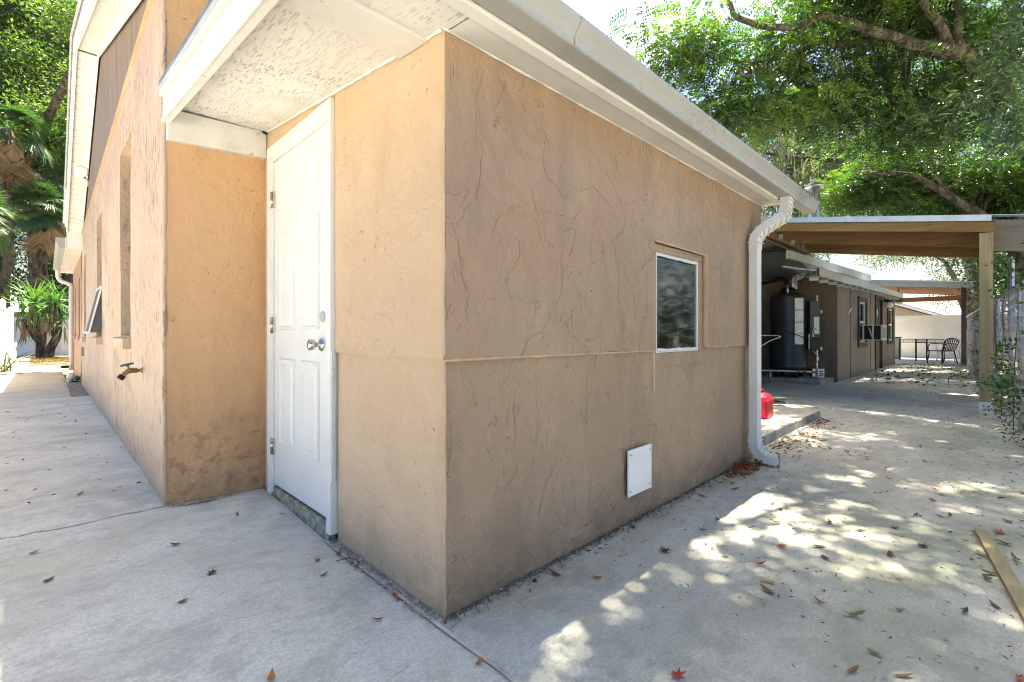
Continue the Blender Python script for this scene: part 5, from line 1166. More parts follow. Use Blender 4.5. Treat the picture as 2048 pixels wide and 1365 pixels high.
# ------------------------------------------------------------------ trees on the right
big = thing('shade_tree', (17.6, -3.0, 0), 'big spreading tree with feathery leaves whose limbs reach over the gutter and driveway', 'tree')
limb([(18.3, -4.2, -.2), (18.0, -3.5, 1.6), (17.6, -2.4, 3.6), (16.84, -1.16, 5.3)], .42, .27, big, name='trunk', n=12)
LM = []
LM.append(limb([(16.84, -1.16, 5.3), (15.36, -.40, 6.2), (14.1, .14, 6.62), (13.0, .52, 6.75)], .21, .15, big, n=12))
LM.append(limb([(13.0, .52, 6.75), (12.0, 1.09, 6.71), (11.19, 1.60, 6.83), (10.51, 2.27, 7.07), (10.1, 2.67, 6.85), (9.42, 3.35, 7.02), (9.25, 3.51, 7.4), (8.9, 3.9, 7.9)], .115, .025, big, wob=.05))
LM.append(limb([(13.0, .52, 6.75), (12.68, .69, 7.19), (12.34, .89, 7.62), (12.1, 1.1, 8.4), (11.4, .6, 9.4)], .10, .05, big))
LM.append(limb([(13.1, .5, 6.8), (13.2, .45, 7.5), (13.23, .43, 8.4), (12.6, -.5, 9.5)], .09, .04, big))
LM.append(limb([(13.1, .56, 6.7), (12.63, 1.3, 7.15), (12.13, 2.08, 7.2), (11.53, 2.67, 7.26), (10.92, 3.27, 7.28), (10.2, 4.0, 7.2)], .11, .03, big))
LM.append(limb([(11.21, 2.42, 6.96), (10.78, 2.85, 6.71), (10.2, 3.43, 6.52), (9.76, 3.86, 6.71), (9.2, 4.3, 6.6)], .05, .015, big))
LM.append(limb([(14.1, .14, 6.62), (13.6, 1.3, 6.3), (13.2, 2.4, 5.9), (12.8, 3.2, 5.6)], .07, .02, big))
LM.append(limb([(16.84, -1.16, 5.3), (14.5, -1.8, 6.8), (11.5, -2.2, 7.7), (8.5, -1.8, 8.1), (5.5, -1.2, 8.2), (3.0, -.6, 8.0)], .22, .05, big, wob=.2))
LM.append(limb([(11.5, -2.2, 7.7), (9.0, -.8, 7.9), (6.8, .3, 7.9), (4.5, 1.0, 7.8)], .10, .03, big, wob=.15))
LM.append(limb([(8.5, -1.8, 8.1), (6.0, -2.6, 7.8), (3.5, -2.4, 7.6), (1.0, -1.5, 7.4)], .09, .03, big, wob=.15))
cd_ = compound_tree(big, LM[:7], BL_A, 170, 13, 'leaf_dark', flen=.36, pairs=7, ll=.10, lw=.036, clump=1.0, thr=-.10, spread=.27, twr=.008); cd_.name = 'dark_leaf_crown'  # darker blue-green leaves mixed through the same crown
compound_tree(big, LM[:7], BL_A, 330, 14, 'leaf_bright', flen=.36, pairs=7, ll=.10, lw=.036, clump=1.0, thr=-.10, spread=.27, twr=.011)
# canopy overhead, out of the picture, that dapples the driveway
BL_O = []
r2 = random.Random(5)
for k in range(66):
    x = r2.uniform(-1.2, 9.0); y = r2.uniform(-2.6, (1.9 if x < 1.2 else 1.1) if x < 6 else 1.8); BL_O.append((x, y, 7.9 + r2.uniform(-.5, .7), .75, .75, .30))
for k in range(6): BL_O.append((1.9 + .3 * r2.random(), 1.6 + .35 * k, 7.9, .6, .6, .25))  # extra out-of-view blobs, added to block sun from the left apron
for k in range(20):
    BL_O.append((r2.uniform(9.0, 21), r2.uniform(-3.5, 2.2), 8.6 + r2.uniform(-.6, .8), 1.0, 1.0, .4))
c2 = compound_tree(big, LM[6:], BL_O, 1640, 9, 'leaf_bright', flen=.38, pairs=6, ll=.12, lw=.05, clump=1.35, thr=-.05, spread=.20, twr=.012)
c2.name = 'overhead_crown'
oak = thing('live_oak', (22.6, .16, 0), 'leaning dark oak with hanging moss rising behind the far patio', 'tree')
OL = [limb([(22.62, .16, -.1), (21.9, .24, 2.0), (21.0, .34, 3.1), (19.95, .69, 4.35), (18.8, 1.13, 5.0), (17.6, 1.6, 5.86), (16.7, 1.78, 6.4), (15.8, 2.6, 7.6)], .34, .10, oak, 'bark_pale', name='trunk', n=12, wob=.12)]
OL.append(limb([(20.0, .7, 4.3), (20.6, .2, 5.6), (20.9, -.6, 7.2), (21.4, -1.0, 9)], .17, .06, oak, 'bark_pale'))
OL.append(limb([(19.2, .9, 4.9), (19.6, 2.0, 5.4), (19.0, 3.3, 5.7), (17.9, 4.8, 5.9)], .13, .03, oak))
OL.append(limb([(17.6, 1.6, 5.8), (17.3, 3.0, 6.2), (16.6, 4.4, 6.6), (15.8, 5.6, 6.9)], .12, .03, oak))
OL.append(limb([(16.7, 1.8, 6.3), (16.0, 1.6, 7.8), (16.4, 1.0, 9.3)], .10, .03, oak))
MB().lathe((20.8, .15, 3.0), [(.12, 0), (.15, .03), (.12, .07), (.06, .05), (.02, .02)], 16, (-.85, -.5, 0)).build('trunk_knot', 'bark_pale', oak)
leafy(oak, BL_B, 90000, 'leaf_oak', ln=.085, wd=.040, per=22, spread=.20, clump=.9, thr=-.06)
anch = []
for b in BL_B[:9]:
    for k in range(22): anch.append((b[0] + rng.normal() * .7, b[1] + rng.normal() * .7, b[2] - b[5] * .3 + rng.normal() * .3))
for k in range(0): t = rnd.random(); anch.append((13.6 + 1.9 * t + rnd.uniform(-.3, .3), 2.4 - 2.0 * t + rnd.uniform(-.3, .3), 5.15 + rnd.uniform(-.35, .3)))
moss_strands(oak, anch, 18, 1.0)
low = thing('feathery_tree', (15.2, -1.9, 0), 'bright green tree with drooping feathery sprays above the carport roof', 'tree')
LL = [limb([(17.2, -1.6, -.1), (16.6, -.9, 2.0), (16.0, -.1, 3.5), (15.4, .55, 4.2), (15.0, 1.2, 4.75), (14.6, 2.0, 5.0)], .17, .03, low, name='trunk'),
      limb([(16.1, -.3, 3.3), (15.4, -.9, 4.6), (15.2, -.6, 5.9)], .05, .02, low), limb([(15.5, .5, 4.1), (15.4, 1.2, 5.2), (15.6, 2.2, 5.9)], .04, .015, low)]
compound_tree(low, LL, BL_C, 380, 14, 'leaf_bright', flen=.36, pairs=8, ll=.085, lw=.030, clump=1.0, thr=-.10, spread=.26, twr=.010)
dk = thing('glossy_tree', (11.6, -1.0, 0), 'dark blue green tree with long glossy leaves at the upper right edge', 'tree')
DL = [limb([(12.4, -1.9, -.1), (12.1, -1.5, 2.2), (11.7, -.95, 3.8), (11.2, -.6, 5.0), (10.6, -.4, 6.2)], .10, .03, dk, 'bark_pale', name='trunk'), limb([(11.7, -.95, 3.9), (11.1, -.3, 4.5), (10.6, .3, 4.7)], .035, .01, dk)]
hd_ = blobs_points(BL_DK, 120, clump=1.5, thr=-.15); m = MB(); twig_net(m, hd_[::3], [p for q in DL for p in q], .008, .003); m.build('twigs', 'bark', dk, kind='stuff')
leafy(dk, BL_DK, 1900, 'leaf_blue', ln=.15, wd=.036, per=12, spread=.13, clump=1.5, thr=-.15)
# trees seen far off under the roofs
far = thing('background_tree', (28, 1.0, 0), 'loose airy tree seen against the white sky between the two roofs', 'tree')
FL = [limb([(27.5, .4, -.1), (27.2, .8, 2.4), (26.8, 1.3, 4.0), (27.5, 2.6, 4.9), (28.6, 3.4, 5.2)], .13, .03, far, name='trunk'), limb([(26.9, 1.2, 3.6), (26.3, .9, 4.6)], .06, .02, far)]
leafy(far, BL_U[:6] + BL_U[9:], 6500, 'leaf_oak', ln=.11, wd=.045, per=12, spread=.22, clump=1.0, thr=-.05)
m_an = [(27.6 + rng.normal() * .8, 2.2 + rng.normal() * .9, 4.7) for k in range(10)]; moss_strands(far, m_an, 6, .9)
hedge = thing('hedge_tree', (20, -1.2, 0), 'bushy green growth crowding behind the chain link fence', 'tree')
limb([(20.3, -1.5, -.1), (20.2, -1.0, 2.0), (20.2, -.6, 3.2)], .1, .03, hedge, name='trunk')
leafy(hedge, BL_U[6:9] + [(16, -1.6, 1.6, 2.5, .9, 1.5), (12, -1.7, 1.4, 2.2, .7, 1.4), (9, -1.6, 1.2, 1.6, .6, 1.2), (6.8, -1.5, 1.1, 1.4, .6, 1.1), (4.2, -2.0, .9, 1.4, .7, .9), (19, -1.3, 2.6, 2.2, .9, 1.2)], 36000, 'leaf_dark', ln=.09, wd=.045, per=14, spread=.18, clump=1.4, thr=-.02)
for x, y, h, s in ((30, -7, 9, 3.2), (34, -2, 10, 3.4), (24, -6, 9, 3.0), (14, -9, 7, 2.4), (31, 9, 8, 3.0), (36, 14, 8, 3.2)):
    t = thing('background_tree', (x, y, 0), {30: 'dark tree mass far right beyond the fence', 34: 'farthest dark tree beyond the pale wall', 24: 'dark tree behind the carport post', 14: 'tree beyond the fence beside the carport', 8: 'tree outside the fence', 2: 'tree outside the fence near the viewer', 31: 'tree behind the outbuilding roof', 36: 'tree far behind the outbuilding roof'}[x], 'tree')
    limb([(x, y, -.1), (x + .2, y, h * .4), (x - .2, y + .3, h * .75)], .28, .1, t, name='trunk')
    leafy(t, [(x + r2.uniform(-1, 1) * s * .6, y + r2.uniform(-1, 1) * s * .6, h * r2.uniform(.35, .9), s * .55, s * .55, s * .45) for k in range(8)], 15000, 'leaf_oak', ln=.16, wd=.08, per=16, spread=.3, clump=.7, thr=-.05)
# vines on the fence
vn = thing('climbing_vine', (6.8, -.24, 0), 'bright green vine threading up through the chain link fence by the post', 'vine')
heads = []
for k in range(16):
    x = 6.2 + abs(rng.normal(0, 1.5)) if k < 5 else rng.uniform(5.2, 14); z = rng.uniform(.1, 1.3) if rng.random() < .7 else rng.uniform(1.2, 1.75); heads.append((x, fy(x) + rng.normal(.05, .06), z))
for k in range(9): heads.append((rng.normal(7.3, .3), fy(7.3) + rng.uniform(.0, .08), rng.uniform(.15, .8)))
heads = np.array(heads); C = np.repeat(heads, 5, 0) + rng.normal(size=(len(heads) * 5, 3)) * np.array([.07, .05, .07]); D_ = unit(rng.normal(size=C.shape) + np.array([0, .5, 0]))
V, F = fronds(C, D_, .20, 4, .065, .026); npmesh('leaves', V, F, 'leaf_bright', vn, kind='stuff')
for k in range(5):
    x = 6.0 + k * 1.3; MB().tube([(x, fy(x) + .03, .0), (x + rng.normal(0, .15), fy(x) + .03, .5), (x + rng.normal(0, .25), fy(x) + .02, 1.0), (x + rng.normal(0, .3), fy(x) - .02, 1.5)], [.004, .0035, .003, .002], 4).build('stem', 'bark', vn)

# ------------------------------------------------------------------ left end: palms, yucca, fence
lt_ = thing('leafy_tree', (-.4, 31, 0), 'tall light green tree filling the sky behind the palms at the left', 'tree')
LT = [limb([(-.4, 31, -.1), (-.3, 30.5, 4), (-.6, 29.6, 8), (-.2, 28.6, 12), (.2, 28.2, 15)], .35, .10, lt_, name='trunk'), limb([(-.6, 29.6, 8), (.6, 28.4, 10), (.9, 27.6, 12)], .12, .03, lt_), limb([(-.5, 29.9, 7), (-1.6, 29.2, 9.5), (-1.9, 29, 12)], .14, .04, lt_), limb([(-.3, 30.2, 5), (.8, 28.8, 7), (.9, 28, 9)], .1, .03, lt_)]
leafy(lt_, BL_LF, 95000, 'leaf_left', ln=.15, wd=.06, per=20, spread=.30, clump=.7, thr=-.10)
for x, y, h in ((-5, 33, 13), (4, 36, 11)):
    t = thing('background_tree', (x, y, 0), 'broad tree outside the left edge behind the white fence' if x < 0 else 'broad tree hidden mostly behind the house', 'tree')
    limb([(x, y, -.1), (x, y, h * .6)], .3, .12, t, name='trunk'); leafy(t, [(x + r2.uniform(-2, 2), y + r2.uniform(-2, 2), h * r2.uniform(.3, .95), 2, 2, 1.6) for k in range(9)], 16000, 'leaf_left', ln=.2, wd=.09, per=20, spread=.35, clump=.7, thr=-.1)
def fan_mesh(name, mat, blades=34, ln=.75, pet=.6, droop=.5, spread=150, seed=0):
    rr_ = random.Random(seed); V = []; F = []
    n = 0
    for sx in (0,):
        V += [(0, -.012, 0), (0, .012, 0), (pet, .008, .05), (pet, -.008, .05)]; F.append((0, 1, 2, 3)); n = 4
    for k in range(blades):
        a = R(-spread / 2 + spread * k / (blades - 1)); l = ln * (1 - .25 * abs(2 * k / (blades - 1) - 1)) * rr_.uniform(.85, 1.1); d = Vector((math.cos(a), math.sin(a), 0)); s_ = Vector((-d.y, d.x, 0)); b = Vector((pet, 0, .05)); prev = None
        for j, (t, wdt) in enumerate(((0, .006), (.35, .022), (.7, .016), (1, .002))):
            p = b + d * l * t - Vector((0, 0, droop * l * t * t * rr_.uniform(.8, 1.2))) + Vector((0, 0, .02 * (k % 2) * t)); q = (p - s_ * wdt, p + s_ * wdt); V += list(q)
            if prev is not None: F.append((prev, prev + 1, n + 1, n))
            prev = n; n += 2
    me = bpy.data.meshes.new(name); me.from_pydata([tuple(v) for v in V], [], F); me.materials.append(MAT[mat]); return me
FG = [fan_mesh('frond', 'palm_green', seed=k, droop=.35 + .2 * k) for k in range(3)]; FD = [fan_mesh('dead_frond', 'palm_dead', blades=22, seed=k, droop=1.2 + .3 * k, spread=80, ln=.7) for k in range(2)]
def place(me, name, parent, p, az, el, roll=0, sc=1):
    o = bpy.data.objects.new(name, me); COL.objects.link(o); o.parent = parent; o.location = Vector(p) - org(parent); o.rotation_euler = (Matrix.Rotation(az, 3, 'Z') @ Matrix.Rotation(-el, 3, 'Y') @ Matrix.Rotation(roll, 3, 'X')).to_euler(); o.scale = (sc,) * 3; return o
def palm(base, top, label, nf, nd, rad=.14, sc=1.3, skirt=1.0):
    t = thing('cabbage_palm', base, label, 'palm tree'); m = MB(); b = Vector(base); e = Vector(top); pts = [b.lerp(e, k / 16) + Vector((.05 * math.sin(k), .04 * math.cos(k * 1.3), 0)) for k in range(17)]
    m.tube(pts, [rad * (1 + .12 * (k % 2)) for k in range(17)], 10); m.build('trunk', 'bark_palm', t)
    for k in range(nf):
        az = rnd.uniform(0, 6.28); el = R(rnd.uniform(-35, 70)); place(FG[k % 3], 'frond', t, e + Vector((0, 0, rnd.uniform(-.1, .3))), az, el, rnd.uniform(-.5, .5), sc * rnd.uniform(.8, 1.15))
    for k in range(nd):
        az = rnd.uniform(0, 6.28); el = R(rnd.uniform(-88, -55)); place(FD[k % 2], 'dead_frond', t, e + Vector((math.cos(az) * .15, math.sin(az) * .15, rnd.uniform(-.35, .1) * skirt)), az, el, rnd.uniform(-.7, .7), sc * rnd.uniform(.8, 1.1))
    return t
palm((-1.1, 25.2, 0), (-.98, 24.9, 8.3), 'tall palm with a shaggy skirt of dead fronds at the left edge', 22, 60, sc=1.05)
palm((-.10, 26.2, 0), (-.10, 25.9, 5.6), 'shorter dark palm with drooping fan leaves behind the yucca', 30, 14, sc=1.0)
palm((.75, 27.5, 0), (.7, 27.2, 6.9), 'palm with brown hanging fronds close to the house gutter', 16, 34, sc=1.0)
palm((-1.9, 23.0, 0), (-1.75, 22.8, 4.6), 'low palm cut by the left edge of the picture', 22, 8, sc=1.0)
def blade_mesh(name, mat, ln=.8, wd=.045, droop=.25):
    V = []; F = []; n = 0
    for t, w_ in ((0, .5), (.2, .9), (.5, 1), (.8, .6), (1, .05)):
        z = -droop * ln * t * t; V += [(ln * t, -wd / 2 * w_, z), (ln * t, 0, z - .008), (ln * t, wd / 2 * w_, z)]
    for j in range(4): a = j * 3; F += [(a, a + 1, a + 4, a + 3), (a + 1, a + 2, a + 5, a + 4)]
    me = bpy.data.meshes.new(name); me.from_pydata(V, [], F); me.materials.append(MAT[mat]); return me
BG = [blade_mesh('leaf', 'yucca_green', droop=d) for d in (.08, .25, .5)]; BD = [blade_mesh('dead_leaf', 'palm_dead', ln=.7, wd=.05, droop=d) for d in (.2, .6)]
yu = thing('yucca', (0, 23.2, .2), 'large yucca with sword leaves and a skirt of dead ones over two dark trunks', 'yucca')
YS = 1.35
limb([(-.155, 23.33, .10), (-.17, 23.36, .6), (-.24, 23.42, 1.1), (-.33, 23.5, 1.75)], .13, .09, yu, 'bark_palm', name='trunk')
limb([(.03, 23.13, .10), (.10, 23.1, .5), (.22, 22.97, .95), (.25, 22.93, 1.5), (.24, 22.93, 2.0)], .15, .08, yu, 'bark_palm', name='trunk')
limb([(.20, 22.98, .85), (.12, 23.05, 1.3), (.02, 23.12, 1.7)], .09, .06, yu, 'bark_palm', name='trunk')
limb([(-.17, 23.36, .7), (-.45, 23.6, 1.2), (-.62, 23.7, 1.5)], .08, .06, yu, 'bark_palm', name='trunk')
for (c, n, s, ndd) in (((-.33, 23.5, 2.05), 70, 1.25, 30), ((.25, 22.93, 2.1), 60, 1.1, 12), ((-.62, 23.7, 1.75), 45, 1.1, 22), ((.02, 23.12, 1.85), 40, 1.0, 30), ((.42, 22.85, 1.5), 34, 1.0, 4)):
    for k in range(n):
        place(BG[k % 3], 'leaf', yu, Vector(c) + Vector((rnd.gauss(0, .04), rnd.gauss(0, .04), rnd.gauss(0, .08))), rnd.uniform(0, 6.28), R(rnd.uniform(-45, 85)), rnd.uniform(-.5, .5), s * rnd.uniform(.75, 1.1))
    for k in range(ndd):
        place(BD[k % 2], 'dead_leaf', yu, Vector(c) + Vector((rnd.gauss(0, .05), rnd.gauss(0, .05), rnd.gauss(-.15, .1))), rnd.uniform(0, 6.28), R(rnd.uniform(-88, -50)), rnd.uniform(-.5, .5), s * rnd.uniform(.7, 1.2))
lp_ = thing('spiky_plant', (-.80, 17.4, .05), 'low spiky plant with arching pale green leaves at the left edge of the path', 'plant')
BP = [blade_mesh('leaf', 'dry_green', ln=.62, wd=.035, droop=d) for d in (.3, .6)]
for k in range(34): place(BP[k % 2], 'leaf', lp_, (-.78 + rnd.gauss(0, .05), 16.8 + rnd.gauss(0, .1), .1), rnd.uniform(0, 6.28), R(rnd.uniform(5, 80)), 0, rnd.uniform(.8, 1.3))
BL_LO = [(r2.uniform(-1.6, 3.2), r2.uniform(7, 20.5), 11.0 + r2.uniform(-.4, .8), 1.0, 1.0, .35) for k in range(30)]
o_ = leafy(lt_, BL_LO, 15000, 'leaf_left', ln=.16, wd=.07, per=16, spread=.22, clump=1.2, thr=-.05, name='crown')
LT.append(limb([(-.6, 29.6, 8), (.4, 24, 10), (.9, 18, 11), (1.0, 12, 11.2), (.8, 8, 11)], .16, .03, lt_, wob=.2))
bk_ = thing('dark_understory_tree', (-.3, 33, 0), 'dark dense tree filling the gap between the palm trunks at the left', 'tree')
limb([(-.3, 33, -.1), (-.3, 33, 3), (.2, 33, 6)], .2, .08, bk_, name='trunk')
leafy(bk_, [(-2.4, 33, 3.6, 1.6, 1, 1.5), (-.8, 33, 4.2, 1.6, 1, 1.8), (.8, 33, 3.4, 1.6, 1, 1.6), (.9, 33, 5.6, 1.5, 1, 1.6), (-1.2, 33, 6.6, 1.8, 1, 1.6), (-2.8, 33, 7, 1.8, 1, 2), (1.6, 33, 2.2, 1.2, 1, 1.2)], 26000, 'leaf_oak', ln=.17, wd=.07, per=18, spread=.28, clump=.9, thr=-.12)
# planting bed
bed = MB(); V = []; nx_, ny_ = 26, 20
for j in range(ny_ + 1):
    for i in range(nx_ + 1):
        x = -2.6 + 6.0 * i / nx_; y = 20.32 + 6 * j / ny_; V.append((x, y, .02 + .14 * min(1, j / 5) + .04 * mn.noise(Vector((x * 2, y * 2, 0)))))
bed.add(V, [(j * (nx_ + 1) + i, j * (nx_ + 1) + i + 1, (j + 1) * (nx_ + 1) + i + 1, (j + 1) * (nx_ + 1) + i) for j in range(ny_) for i in range(nx_)], True)
bo = bed.build('planting_bed', 'mulch'); bo['kind'] = 'structure'
C = np.stack([rng.uniform(-1.0, 1.2, 2600), rng.uniform(20.4, 23.5, 2600), np.full(2600, .12)], 1); D_ = rng.normal(size=C.shape) * .5 + np.array([0, 0, 1.]); V, F = leaves_quads(C, D_, .10, .012); gr = npmesh('grass_patch', V, F, 'grass'); gr['kind'] = 'stuff'
C = np.stack([rng.uniform(-1.4, 1.2, 1500), rng.uniform(20.4, 23.5, 1500), np.full(1500, .17)], 1); D_ = rng.normal(size=C.shape) * np.array([1, 1, .1]); V, F = leaves_quads(C, D_, .09, .04); gr = npmesh('bed_litter', V, F, 'dry_brown'); gr['kind'] = 'stuff'
# white vinyl fence running along the left and across the back
vf = thing('vinyl_fence', (-.85, 17, 0), 'white vinyl privacy fence along the left side of the path', 'fence')
def vinyl_run(par, a, b, h, z0=.04, board=.18, posts=True):
    a = Vector(a); b = Vector(b); L_ = (b - a).length; d = (b - a) / L_; n = int(L_ / board)
    nrm = Vector((-d.y, d.x, 0)); me = None
    for k in range(n):
        c = a + d * (board * (k + .5))
        if me is None:
            m = MB(); m.bar(-d * board * .475 + Vector((0, 0, z0 + (h - z0) / 2)), d * board * .475 + Vector((0, 0, z0 + (h - z0) / 2)), .022, h - z0 - .12); me = bpy.data.meshes.new('board'); me.from_pydata([tuple(v) for v in m.v], [], m.f); me.materials.append(MAT['vinyl_fence'])
        o = bpy.data.objects.new('board', me); COL.objects.link(o); o.parent = par; o.location = c - org(par)
    MB().bar(a + Vector((0, 0, h - .03)), b + Vector((0, 0, h - .03)), .05, .14).build('rail', 'vinyl_fence', par); MB().bar(a + Vector((0, 0, z0 + .06)), b + Vector((0, 0, z0 + .06)), .05, .14).build('rail', 'vinyl_fence', par)
    for p in ([a, b] if posts is True else ([b] if posts else [])):
        q = MB().bar(p + Vector((0, 0, -.02)), p + Vector((0, 0, h + .12)), .125, .125, (0, 1, 0)).build('post', 'vinyl_fence', par); MB().lathe(p + Vector((0, 0, h + .12)), [(.095, 0), (.095, .02), (.0, .08)], 4).build('post_cap', 'vinyl_fence', q)
MB().box(-.885, 12.5, .1, -.875, 21.2, 1.6).build('panel_backing', 'vinyl_fence', vf)
vinyl_run(vf, (-.86, 12.5, 0), (-.82, 17.75, 0), 1.72); vinyl_run(vf, (-.82, 17.75, 0), (-.80, 21.2, 0), 1.66, posts='end')
vb = thing('vinyl_fence', (0, 26.2, .1), 'white vinyl fence closing the planting bed behind the yucca', 'fence')
vinyl_run(vb, (-1.6, 27.4, .12), (.45, 25.6, .12), 1.5, posts=True); vinyl_run(vb, (.45, 25.6, .12), (2.4, 23.9, .12), 1.5, posts='end')
stp = thing('vinyl_step_box', (-.55, 21.5, 0), 'low white ribbed skirting with a ramp beside the planting bed', 'skirting')
for k in range(4): MB().box(-.78, 20.4, .10 + k * .16, -.74 + .02 * (k % 2), 23.4, .25 + k * .16).build('board', 'vinyl_fence', stp)
MB().hexa([(-.74, 20.1, .03), (-.42, 20.1, .03), (-.36, 21.8, .03), (-.74, 21.8, .03), (-.74, 20.1, .05), (-.44, 20.1, .05), (-.40, 21.8, .22), (-.74, 21.8, .22)]).build('ramp', 'vinyl_fence', stp)
bh = thing('blue_house', (-2.2, 39, 0), 'neighbouring house with a pale blue wall and roof glimpsed left of the yucca', 'building')
MB().box(-6.5, 37.5, 0, -.9, 44, 2.2).build('wall', 'far_wall', bh); MB().hexa([(-7, 37, 2.2), (-.6, 37, 2.2), (-.6, 44.5, 2.2), (-7, 44.5, 2.2), (-7, 39.5, 3.7), (-.9, 39.5, 3.7), (-.9, 42, 3.7), (-7, 42, 3.7)]).build('roof', 'metal_flashing', bh)

# ------------------------------------------------------------------ leaves on the ground
def curled_leaf(ln, wd, curl, twist, lobes=False, r=rnd):
    V = []; F = []
    if lobes:
        pts = []
        for k in range(14):
            a = 2 * math.pi * k / 14; rad = ln * .5 * (1.0 if k % 2 == 0 else .45) * r.uniform(.75, 1.1); pts.append((math.cos(a) * rad, math.sin(a) * rad * .8, abs(math.sin(a)) * rad * curl))
        V = [(0, 0, .003)] + pts; F = [(0, 1 + k, 1 + (k + 1) % 14) for k in range(14)]
        V += [(-ln * .5, 0, .004), (-ln * .8, ln * .06, .010), (-ln * .8, ln * .06 + .002, .010)]; F.append((15, 16, 17))
    else:
        for i, (t, w_) in enumerate(((0, .08), (.2, .7), (.45, 1), (.7, .75), (1, .04))):
            x = (t - .5) * ln; zc = curl * ln * (2 * t - 1) ** 2 * .5; tw = twist * (t - .5)
            for s in (-1, 0, 1): V.append((x, s * wd / 2 * w_ * math.cos(tw), zc + abs(s) * wd * curl * .6 * w_ + s * wd / 2 * w_ * math.sin(tw)))
        for i in range(4): a = i * 3; F += [(a, a + 1, a + 4, a + 3), (a + 1, a + 2, a + 5, a + 4)]
    mz = min(v[2] for v in V); V = [(x, y, z - mz + .001) for x, y, z in V]
    me = bpy.data.meshes.new('fallen_leaf'); me.from_pydata(V, [], F); return me
LV = [(0.932, 2.764, 'o'), (0.989, 2.99, 'o'), (0.422, 2.654, 'k'), (-0.042, 2.976, 'g'), (0.004, 2.627, 'b'), (0.359, 2.105, 'b'), (0.469, 1.484, 'o'), (0.863, 2.118, 'r'), (0.96, 2.116, 'r'), (.965, 1.993, 'r'), (0.965, 1.62, 'r'), (0.83, 1.969, 'g'), (0.838, 1.532, 'b'), (0.955, 1.114, 'o'), (0.489, 2.269, 'k'), (0.746, 2.909, 'b'), (0.326, 3.84, 'b'), (0.14, 3.836, 'b'), (-0.054, 4.15, 'b'), (1.643, 1.155, 'o'), (2.073, 1.074, 'k'), (2.252, 0.715, 'r'), (2.121, 0.644, 'y'), (2.039, 0.62, 'b'), (2.094, 0.453, 'b'), (2.085, 0.342, 'g'), (1.742, 0.292, 'b'), (1.825, 0.18, 'b'), (1.343, 0.656, 'r'), (2.052, -0.064, 'r'), (3.725, -0.07, 'r'), (3.484, -0.039, 'r'), (4.159, 0.251, 'r'), (3.875, 0.245, 'r'), (2.999, 0.226, 'k'), (2.777, 0.323, 'b'), (3.028, 0.608, 'b'), (3.01, 0.472, 'k'), (3.179, 0.349, 'k'), (3.557, 0.194, 'g'), (3.617, 0.155, 'b'), (2.811, 0.804, 'y'), (2.945, 1.27, 'b'), (2.432, 1.051, 'b'), (2.621, 1.049, 'k'), (2.647, 0.572, 'b'), (2.529, 0.527, 'k'), (3.407, 0.499, 'b'), (3.044, 0.858, 'k'), (3.101, 0.915, 'r'), (3.222, 1.176, 'b'), (2.212, 1.33, 'k'), (1.435, 1.33, 'k'), (1.535, 1.296, 'b'), (4.93, 0.862, 'b'), (4.926, 0.989, 'b'), (4.906, 1.138, 'r'), (4.638, 1.151, 'b'), (4.533, 0.557, 'b'), (4.989, 0.361, 'b'), (5.681, 0.244, 'b'), (2.862, -0.002, 'b'), (2.536, -0.015, 'b'), (3.087, 0.03, 'y'), (2.797, 0.005, 'b'), (3.133, -0.082, 'b'), (3.32, -0.054, 'b'), (1.888, 0.257, 'b')]
MC = {'o': 'dry_orange', 'r': 'dry_red', 'b': 'dry_brown', 'k': 'dry_dark', 'y': 'dry_yellow', 'g': 'dry_green'}
CN = {'o': 'curled orange', 'r': 'crumpled red', 'b': 'small brown', 'k': 'dark shrivelled', 'y': 'pale yellow', 'g': 'narrow green'}
def where(x, y):
    if x < .1: return 'far out on the apron to the left'
    if x < .6: return 'on the open apron left of the door' if y > 2 else 'near the bottom of the apron'
    if x < 1.0: return 'at the door threshold' if y > 2.6 else ('beside the tan wall foot' if y > 1.5 else 'on the seam below the corner')
    if y > 1.1 and x < 4.3: return 'along the foot of the brown wall ' + ('near the corner' if x < 2.0 else ('below the white plate' if x < 2.7 else ('below the window' if x < 3.4 else 'close to the downspout')))
    if y < .1 and x < 4.4: return 'beside the ' + ('near end' if x < 2.5 else 'middle' if x < 3.0 else 'far end') + ' of the timber offcut'
    if x < 2.4: return 'in the driveway foreground'
    if x < 3.3: return 'in the middle of the driveway'
    side = 'toward the wall side' if y > .75 else ('toward the fence side' if y < .3 else 'mid way')
    if x < 4.4: return 'before the downspout outlet, ' + side
    if x < 5.5: return 'beside the near end of the pad, ' + side
    if x < 6.8: return 'beside the far end of the pad, ' + side
    if x < 8.4: return 'between raised pad and carport beam, ' + side
    if x < 9.9: return 'under the carport front, ' + side
    return 'under the carport rear, ' + side
for (x, y, c) in LV:
    lob = (c in 'rk' and rnd.random() < .35); me = curled_leaf(rnd.uniform(.05, .075), rnd.uniform(.016, .026), rnd.uniform(.15, .55), rnd.uniform(-1.4, 1.4), lob); me.materials.append(MAT[MC[c]])
    o = bpy.data.objects.new('fallen_leaf', me); COL.objects.link(o); sc = rnd.uniform(.8, 1.1) * (.8 if x < 1.3 else 1.0); o.scale = (sc,) * 3
    z = gz(x, y) if x < 1 else 0
    if x < .56 and y > 3.28: z = .058
    o.location = (x, y, z + .004); o.rotation_euler = (rnd.uniform(-.15, .15), rnd.uniform(-.15, .15), rnd.uniform(0, 6.28))
    o['label'] = '%s leaf lying %s' % (CN[c], where(x, y)); o['category'] = 'leaf'; o['group'] = 'fallen leaves scattered over the concrete'
protos = {}
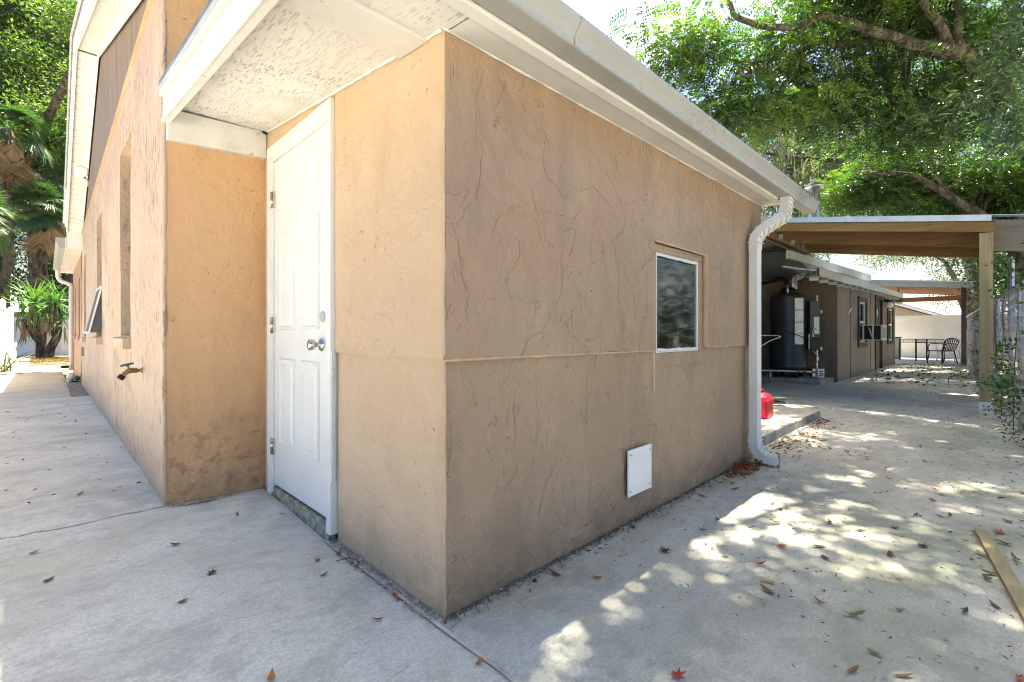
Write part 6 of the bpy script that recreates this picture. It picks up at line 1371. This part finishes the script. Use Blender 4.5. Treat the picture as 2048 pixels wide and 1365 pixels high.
for c in 'robky':
    protos[c] = []
    for k in range(3):
        me = curled_leaf(rnd.uniform(.04, .065), rnd.uniform(.013, .022), rnd.uniform(.1, .5), rnd.uniform(-1.2, 1.2), c == 'r'); me.materials.append(MAT[MC[c]]); protos[c].append(me)
cnt = 0
while cnt < 120:
    x = 2.2 + rnd.random() ** 1.2 * 9.5; y = rnd.uniform(-.2, 1.25 if x < 4.3 else (1.36 if x < 6.8 else 2.0))
    c = rnd.choice('bbbbbkkkkkkroby' if x < 6 else 'bbbkkk'); o = bpy.data.objects.new('fallen_leaf', rnd.choice(protos[c])); COL.objects.link(o); sc = rnd.uniform(.45, .95); o.scale = (sc,) * 3
    o.location = (x, y, .004); o.rotation_euler = (rnd.uniform(-.2, .2), rnd.uniform(-.2, .2), rnd.uniform(0, 6.28)); cnt += 1
    o['label'] = '%s%s leaf lying %s' % ('tiny ' if sc < .62 else ('larger ' if sc > .8 else ''), CN[c].replace('small ', ''), where(x, y)); o['category'] = 'leaf'; o['group'] = 'fallen leaves scattered over the concrete'
def litter(name, n, f, mats=('dry_brown', 'dry_red', 'dry_dark', 'dry_orange'), ln=.042, wd=.014, hgt=.02, label=None):
    for i, mt in enumerate(mats):
        k = n // len(mats); P = np.array([f() for _ in range(k)]); P[:, 2] += rng.uniform(.004, hgt, k); D_ = rng.normal(size=P.shape) * np.array([1, 1, .28]); V, F = leaves_quads(P, D_, ln, wd); o = npmesh(name, V, F, mt); o['kind'] = 'stuff'
        if label: o['label'] = label
def g2(cx, cy, sx, sy): return lambda: (rnd.gauss(cx, sx), min(rnd.gauss(cy, sy), 1.345), 0)
litter('leaf_litter', 260, g2(3.72, 1.29, .15, .045), hgt=.045)
def wallfoot(): return (rnd.uniform(1.1, 4.0), 1.352 - abs(rnd.gauss(0, .03)), 0)
litter('wall_foot_litter', 120, wallfoot, ('dry_dark', 'dry_brown'), ln=.022, wd=.007, hgt=.008)
def padfoot(): x = rnd.uniform(4.4, 6.6); return (x, 1.40 - abs(rnd.gauss(0, .11)) * (1.3 if x < 5.6 else .6), 0)
litter('leaf_litter', 300, padfoot, hgt=.03)
def fencefoot(): x = rnd.choice([rnd.gauss(3.3, .35), rnd.uniform(3, 12)]); return (x, fy(x) + abs(rnd.gauss(.02, .07)) + (.10 if x < 4.5 else 0), 0)
litter('leaf_litter', 800, fencefoot, ('dry_brown', 'dry_dark', 'dry_brown', 'dry_orange', 'dry_dark'), hgt=.03)
def twigs(): x = rnd.uniform(1.6, 11); return (x, rnd.uniform(-.2, 1.3), 0)
litter('twig_litter', 1500, twigs, ('dry_dark', 'dry_brown'), ln=.022, wd=.005, hgt=.005)
def farlit(): x = rnd.uniform(12, 21); return (x, rnd.uniform(.0, 2.0), 0)
litter('far_litter', 500, farlit, ('dry_dark', 'dry_brown', 'moss'), ln=.09, wd=.035, hgt=.02)
def leftlit(): x = rnd.uniform(-1.2, .44); return (x, rnd.uniform(3.4, 9), .058)
litter('path_litter', 90, leftlit, ('dry_dark', 'dry_brown'), ln=.04, wd=.012, hgt=.008)
def outside(): return (rnd.uniform(4, 20), rnd.uniform(-2.5, -.4), -.05)
litter('yard_litter', 5000, outside, ('dry_brown', 'leaf_dark', 'grass'), ln=.09, wd=.04, hgt=.12)
st_ = MB().tube(arc([(.92, 2.05, .012), (.97, 2.02, .02), (.99, 1.98, .012), (.95, 1.93, .014)], 4), .0022, 4).build('fallen_twig', 'bark'); st_['label'] = 'short dry twig curled beside the red leaves at the wall foot'; st_['category'] = 'twig'
